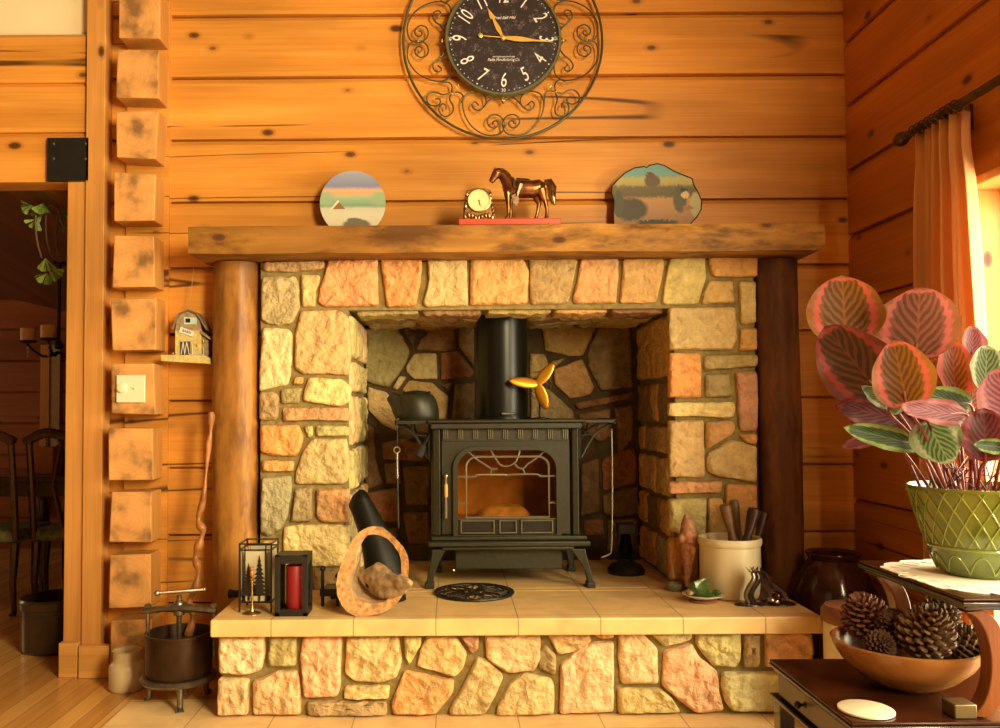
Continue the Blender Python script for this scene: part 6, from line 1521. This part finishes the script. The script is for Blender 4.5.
def blade(u0, v0, u1, v1, w, Y0, Y1, mat, yaw=0, cup=.12, bend=.0, fold=0, wav=.06):
    """base pixel, tip pixel, half-width px; a cupped blade between two world points"""
    a, b = P(u0, v0, Y0), P(u1, v1, Y1); ax = b-a; Ln = ax.length; ax.normalize()
    toC = (CAM-a).normalized(); sd = ax.cross(toC).normalized(); nn = sd.cross(ax).normalized()
    if nn.dot(toC) < 0: nn = -nn
    R_ = Matrix.Rotation(math.radians(yaw), 3, ax); sd = R_ @ sd; nn = R_ @ nn
    W = w/F*(Y0+Y1)/2/max(.35, abs(math.cos(math.radians(yaw)))); mb = MB(); uvl = mb.bm.loops.layers.uv.new('UVMap'); NV, NU = 22, 12; rows = []; sd_ = u0*.37
    for i in range(NV+1):
        t_ = i/NV; prof = (max(0, math.sin(PI*min(1, t_**.80)))**.60)
        row = []
        for j in range(NU+1):
            q = -1+2*j/NU; x = W*prof*q
            c = a+ax*(Ln*t_)+sd*x + nn*(cup*W*(q*q)*prof*2.0 + bend*Ln*math.sin(PI*t_) + wav*W*math.sin(t_*16+q*3+sd_)*abs(q)**2) + nn*(.05*W*math.sin(t_*44)*abs(q)*(1-abs(q)))
            if fold: c += nn*(-fold*W*abs(q)**1.2)
            row.append((mb.v(c), (q*prof**.3, t_)))
        rows.append(row)
    for A_, B_ in zip(rows, rows[1:]):
        for j in range(NU):
            qd = [A_[j], A_[j+1], B_[j+1], B_[j]]; f_ = mb.face([x[0] for x in qd])
            if f_:
                for l, x in zip(f_.loops, qd): l[uvl].uv = x[1]
    # keep the upper side towards nn
    bm = mb.bm; me = bpy.data.meshes.new('leaf')
    bm.normal_update(); s_ = sum((f_.normal.dot(nn)*f_.calc_area() for f_ in bm.faces))
    if s_ < 0: bmesh.ops.reverse_faces(bm, faces=bm.faces[:])
    off = wloc(t); bmesh.ops.translate(bm, verts=bm.verts[:], vec=-off); bm.to_mesh(me); bm.free(); me.materials.append(LM[mat]); me.polygons.foreach_set('use_smooth', [True]*len(me.polygons))
    o = bpy.data.objects.new('leaf', me); C.objects.link(o); o.parent = t
    # petiole
    st = vc+Vector((max(-.11, min(.11, (a.x-vc.x)*.45+random.uniform(-.03, .03))), max(-.11, min(.11, (a.y-vc.y)*.5+random.uniform(-.04, .04))), H_-.035)); mid = st.lerp(a, .55)+Vector((0, 0, .03)); mb = MB(); mb.tube(smoothpath([st, mid, a, a+ax*(Ln*.25)+nn*(-.002)], 5), [.0042]*6+[.0036]*5+[.0030]*5, 6)
    mb.build('stem', STM, t)
    return o
STM = M('dark_red_stem', (.20, .035, .03), .4, var=.3)
random.seed(11)
blade(846, 346, 842, 275, 36, 2.36, 2.40, 'o', 10, .10)
blade(884, 398, 824, 326, 35, 2.30, 2.27, 'd', -8, .12)
blade(916, 362, 920, 287, 39, 2.32, 2.36, 'p', -12, .14)
blade(908, 408, 893, 340, 29, 2.13, 2.11, 'o', 12, .16)
blade(955, 397, 952, 341, 18, 2.28, 2.33, 'r', 30, .2)
blade(972, 360, 973, 326, 11, 2.36, 2.40, 'k', 30, .2)
blade(985, 392, 987, 345, 17, 2.24, 2.27, 'w', 28, .2)
blade(1010, 418, 996, 368, 28, 2.14, 2.14, 'k', 20, .2)
blade(972, 407, 922, 392, 14, 2.20, 2.16, 'g', 0, .1)
blade(968, 416, 900, 407, 13, 2.14, 2.08, 'k', 10, .15, wav=.2)
blade(910, 420, 836, 406, 17, 2.32, 2.32, 'm', 0, .15, wav=.2)
blade(922, 446, 842, 427, 12, 2.22, 2.16, 'g', 0, .15, wav=.22)
blade(880, 436, 842, 447, 7, 2.30, 2.30, 'k', 0, .15, wav=.2)
blade(926, 420, 950, 464, 24, 2.18, 2.10, 'w', 0, .1)
blade(985, 462, 984, 408, 24, 2.10, 2.12, 'm', 12, .25, wav=.2)
blade(1008, 448, 973, 444, 8, 2.08, 2.06, 'g', 0, .15, wav=.2)
blade(893, 406, 862, 386, 9, 2.20, 2.16, 'w', 0, .15, wav=.2)
blade(890, 414, 903, 392, 9, 2.18, 2.17, 'w', 0, .15)
blade(948, 406, 930, 358, 22, 2.38, 2.40, 'd', 10, .2)
blade(900, 440, 868, 398, 18, 2.36, 2.40, 'd', -15, .2)
blade(965, 420, 978, 380, 14, 2.30, 2.33, 'r', 40, .2)
blade(1020, 400, 1012, 345, 26, 2.30, 2.34, 'o', 10, .2)
blade(930, 430, 905, 395, 16, 2.30, 2.32, 'm', 0, .2)
mb = MB()
for k in range(46):
    a = random.uniform(0, 2*PI); r_ = .14*random.random()**.5; p = vc+Vector((r_*math.cos(a), r_*math.sin(a), H_-.035)); mb.tube([p, p+Vector((random.uniform(-.02, .02), random.uniform(-.02, .02), random.uniform(.03, .09))), p+Vector((random.uniform(-.05, .05), random.uniform(-.05, .05), random.uniform(.06, .13)))], [.003, .0026, .0016], 5)
so = mb.build('small_shoots', STM, t); so['kind'] = 'stuff'

# ------------------------------------------------------------------ the dining room beyond the doorway
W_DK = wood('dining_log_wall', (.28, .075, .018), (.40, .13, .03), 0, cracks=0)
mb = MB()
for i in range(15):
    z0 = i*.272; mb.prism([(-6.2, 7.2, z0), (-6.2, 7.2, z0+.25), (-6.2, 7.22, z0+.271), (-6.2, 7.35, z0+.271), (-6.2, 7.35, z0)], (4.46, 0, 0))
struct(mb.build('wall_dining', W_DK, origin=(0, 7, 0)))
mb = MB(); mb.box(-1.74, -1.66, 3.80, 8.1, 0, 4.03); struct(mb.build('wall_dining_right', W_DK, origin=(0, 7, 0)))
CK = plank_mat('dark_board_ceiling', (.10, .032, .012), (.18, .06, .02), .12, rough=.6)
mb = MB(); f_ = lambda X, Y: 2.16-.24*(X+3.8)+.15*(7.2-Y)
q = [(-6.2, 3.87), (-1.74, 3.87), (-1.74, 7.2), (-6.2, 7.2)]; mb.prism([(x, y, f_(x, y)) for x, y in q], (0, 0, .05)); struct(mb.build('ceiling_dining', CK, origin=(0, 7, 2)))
dY = 7.18
mb = MB()
for u0, u1 in ((41, 50),): mb.box(P(u0, 400, dY).x, P(u1, 400, dY).x, dY-.02, dY+.01, .3, P(50, 345, dY).z)
struct(mb.build('trim_4', W_TRIM, origin=(-3.5, 7, 1), smooth=False))
mb = MB(); mb.box(P(50.5, 400, dY).x, P(60, 400, dY).x, dY-.01, dY+.01, .8, P(50, 345, dY).z); struct(mb.build('window_2', M('dim_window_reveal', (.42, .30, .12), .4), origin=(-3.3, 7, 1), smooth=False))
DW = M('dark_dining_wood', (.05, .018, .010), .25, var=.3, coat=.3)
tY = 5.3; zt_ = .76; tx0, tx1 = -3.6, -2.35
t = thing('dining_table', ((tx0+tx1)/2, tY+.4, 0), 'dark polished dining table in the dim room beyond the doorway', 'table')
mb = MB(); mb.box(tx0, tx1, tY, tY+.9, zt_-.04, zt_); mb.build('table_top', DW, t, bevel=.006)
mb = MB(); mb.box(tx0+.05, tx1-.05, tY+.05, tY+.85, zt_-.13, zt_-.04); mb.build('apron', DW, t)
for x in (tx0+.15, P(41, 520, tY+.08).x, tx1-.12):
    for y in (tY+.1, tY+.8):
        mb = MB(); mb.lathe([(.035, .001), (.03, .03), (.018, .07), (.030, .20), (.045, .42), (.038, .55), (.028, .60), (.045, zt_-.131)], (x, y, 0), 16); mb.build('leg', DW, t)
ST = M('green_striped_seat', (.14, .15, .05), .7, var=.6, scale=30)
for (cx, cy, sgn, lb) in ((P(-2, 500, 5.0).x, 5.0, 1, 'dark carved dining chair with a green striped seat, left in the doorway'), (P(88, 500, 5.05).x, 5.05, 1, 'dark dining chair with a green striped seat, partly behind the door post')):
    t = thing('dining_chair', (cx, cy, 0), lb, 'chair', 'dining chairs beyond the doorway'); w = .24
    mb = MB(); mb.box(cx-w, cx+w, cy-.22, cy+.2, .42, .49); mb.build('seat', ST, t, bevel=.02)
    for x, y in ((cx-w+.03, cy-.2), (cx+w-.03, cy-.2), (cx-w+.03, cy+.18), (cx+w-.03, cy+.18)):
        mb = MB(); mb.tube([(x, y, .42), (x, y-.02, .2), (x, y-.0, .02), (x, y-.02, .006)], [.028, .02, .015, .022], 8)
        for v in mb.bm.verts: v.co.z = max(v.co.z, .001)
        mb.build('leg', DW, t)
    mb = MB()
    for x in (cx-w+.02, cx+w-.02): mb.tube([(x, cy-.21, .44), (x, cy-.25, .8), (x, cy-.28, 1.02)], .02, 8)
    mb.tube(smoothpath([(cx-w, cy-.28, 1.0), (cx-w*.5, cy-.285, 1.05), (cx, cy-.29, 1.03), (cx+w*.5, cy-.285, 1.05), (cx+w, cy-.28, 1.0)], 4), .028, 8); mb.tube([(cx-.05, cy-.21, .5), (cx-.09, cy-.25, .75), (cx-.03, cy-.28, 1.0)], .014, 6); mb.tube([(cx+.05, cy-.21, .5), (cx+.09, cy-.25, .75), (cx+.03, cy-.28, 1.0)], .014, 6); mb.build('backrest', DW, t)
a, b = P(33, 462, 5.5), P(53, 447, 5.5); mb = MB(); mb.box(a.x, b.x, 5.5, 5.62, zt_+.001, b.z); mb.mi = 0; bo = mb.build('tissue_box', M('orange_box_card', (.42, .16, .05), .6), bevel=.003); tag(bo, 'small orange-brown box standing on the dining table', 'box')
GLB = glass_mat('bottle_glass', (.55, .60, .50), .35)
for u, lb in ((47, 'clear glass bottle on the dining table, directly behind the small box'), (59, 'clear glass bottle on the dining table close to the door post')):
    x = P(u, 450, 5.75).x; mb = MB(); mb.lathe([(.035, zt_+.001), (.04, zt_+.02), (.04, zt_+.14), (.014, zt_+.19), (.013, zt_+.24), (.017, zt_+.245)], (x, 5.75, 0), 20); tag(mb.build('glass_bottle', GLB), lb, 'bottle', 'glass bottles on the dining table')
# chandelier
cY = 5.3; hp = P(60, 372, cY); t = thing('chandelier', (P(60, 300, cY).x, cY, P(60, 345, cY).z), 'black wrought chandelier with pillar candles and crystal drops beyond the doorway', 'chandelier')
ctop = f_(P(60, 300, cY).x, cY); xcc = P(59, 300, cY).x
mb = MB(); mb.tube([(xcc, cY, ctop), (xcc, cY, P(60, 345, cY).z)], .012, 8); mb.ball((xcc, cY, P(60, 345, cY).z), .03, 10); mb.lathe([(.05, ctop-.02), (.05, ctop)], (xcc, cY, 0), 16); mb.build('stem', IRON2, t)
CN = M('cream_candle_wax', (.70, .42, .16), .5, var=.1)
for u, dy in ((28, 0), (62, -.18), (62, .2), (92, 0)):
    p = P(u, 342, cY); p.y += dy; c0_ = Vector((xcc, cY, P(60, 352, cY).z)); m_ = c0_.lerp(p, .5)+Vector((0, 0, -.06)); mb = MB(); mb.tube(smoothpath([c0_, m_, p+Vector((0, 0, -.02)), p], 5), .009, 6); mb.lathe([(.015, -.01), (.05, 0), (.055, .008)], p, 14); arm = mb.build('arm', IRON2, t)
    mb = MB(); mb.lathe([(.045, .009), (.046, .085), (.040, .092), (.003, .086)], p, 18); mb.build('candle', CN, arm)
    mb = MB(); 
    for q_ in range(3): mb.ball(p+Vector((0, 0, -.035-.028*q_)), (.009-.001*q_, .009-.001*q_, .014), 8)
    mb.build('crystal_drop', M('crystal', (.8, .75, .65), .05, 0, trans=.6), arm)
# hanging plant sprays
GL = M('bright_green_leaf', (.20, .34, .06), .5, var=.4, scale=40)
t = thing('hanging_plant', P(58, 240, 4.05), 'green trailing plant with fan-shaped leaves hanging from above inside the doorway', 'plant')
mb = MB()
hk = P(62, 225, 4.05); hk.z = f_(hk.x, 4.05)
for pts in ([(64, 228), (56, 206), (44, 202), (36, 215), (37, 240), (42, 258)], [(64, 228), (58, 210), (50, 205), (46, 218), (47, 240), (51, 252)], [(64, 232), (60, 215), (56, 225), (57, 248), (62, 262)], [(60, 262), (54, 258), (50, 252)]): mb.tube(smoothpath([P(u, v, 4.05) for u, v in pts], 4), .005, 5)
mb.tube([P(64, 228, 4.05), P(66, 232, 4.05), hk], .004, 5); mb.build('stems', M('brown_stem', (.14, .09, .04), .6), t)
for (u, v, w, a0) in ((40, 213, 13, 200), (36, 223, 12, 230), (46, 210, 11, 250), (53, 222, 12, 300), (30, 210, 10, 190), (50, 265, 13, 260), (52, 274, 13, 300), (48, 278, 12, 230), (60, 215, 11, 320), (43, 204, 9, 120)):
    mb = MB(); c = P(u, v-5, 4.05)+Vector((0, random.uniform(-.05, .05), 0)); k = 4.05/F
    for s_ in range(5):
        a = math.radians(a0-40+20*s_); a2 = math.radians(a0-40+20*s_+17); d1 = Vector((math.cos(a), random.uniform(-.4, .4), math.sin(a)))*w*k; d2 = Vector((math.cos(a2), random.uniform(-.4, .4), math.sin(a2)))*w*k
        mb.prism([c, c+d1, c+(d1+d2)*.53, c+d2], (0, .0015, 0))
    mb.build('leaf', GL, t, smooth=False)
# dark crock on the floor
cp2 = PZ(50, 655, 0); kr = .155; mb = MB(); kh = P(50, 594, cp2.y+.15).z; ctr = (P(54, 640, cp2.y+.1).x, cp2.y+.12, 0)
mb.lathe([(kr-.01, .001), (kr, .012), (kr+.002, kh-.05), (kr+.012, kh-.045), (kr+.014, kh-.01), (kr+.006, kh), (kr-.008, kh), (kr-.012, .03), (.004, .02)], ctr, 44)
for q_ in (.25, .3): mb.tube([(ctr[0]+(kr+.001)*math.cos(2*PI*j/44), ctr[1]+(kr+.001)*math.sin(2*PI*j/44), kh*(1-q_)) for j in range(44)], .003, 5, True)
tag(mb.build('dark_crock', M('dark_brown_glaze', (.035, .018, .009), .3, var=.2, coat=.3)), 'large dark brown bucket on the floor just inside the doorway', 'bucket')

# ------------------------------------------------------------------ camera, light, world
cd = bpy.data.cameras.new('camera'); cam = bpy.data.objects.new('camera', cd); C.objects.link(cam)
cam.location = CAM; cam.rotation_euler = RM.to_euler()
cd.sensor_width = 36; cd.lens = F*36/1000; cd.shift_x = (500-CX)/1000; cd.shift_y = (CY-364)/1000
cd.clip_start = .05
bpy.context.scene.camera = cam
def area(name, loc, size, energy, col, direction, spread=180):
    l = bpy.data.lights.new(name, 'AREA'); l.shape = 'RECTANGLE'; l.size, l.size_y = size; l.energy = energy; l.color = col; l.spread = math.radians(spread)
    o = bpy.data.objects.new(name, l); C.objects.link(o); o.location = loc
    o.rotation_euler = Vector(direction).to_track_quat('-Z', 'Y').to_euler(); return o
area('window_daylight', (XR+1.3, 1.75, 1.35), (3.0, 2.4), 430, (1, .86, .55), (-1, 0, -.05))
area('room_window_right', (1.78, -.5, 2.45), (1.4, 1.4), 480, (1, .80, .46), (-1, 0.02, 0))
area('room_window_left', (-2.6, -1.5, 2.2), (2.0, 1.6), 4, (1, .80, .46), (.30, 1, -.02))
area('dining_fill', (-6.1, 5.6, 1.5), (1.2, 1.2), 16, (1, .72, .42), (1, 0, 0))  # added fill light for the dim dining room, no window is built there
w = bpy.data.worlds.new('sky'); bpy.context.scene.world = w; w.use_nodes = True
bg = w.node_tree.nodes['Background']; bg.inputs[0].default_value = (1, .90, .66, 1); bg.inputs[1].default_value = 3.2
vs = bpy.context.scene.view_settings
vs.view_transform = 'Standard'; vs.look = 'None'; vs.exposure = 0; vs.gamma = 1; vs.use_curve_mapping = False
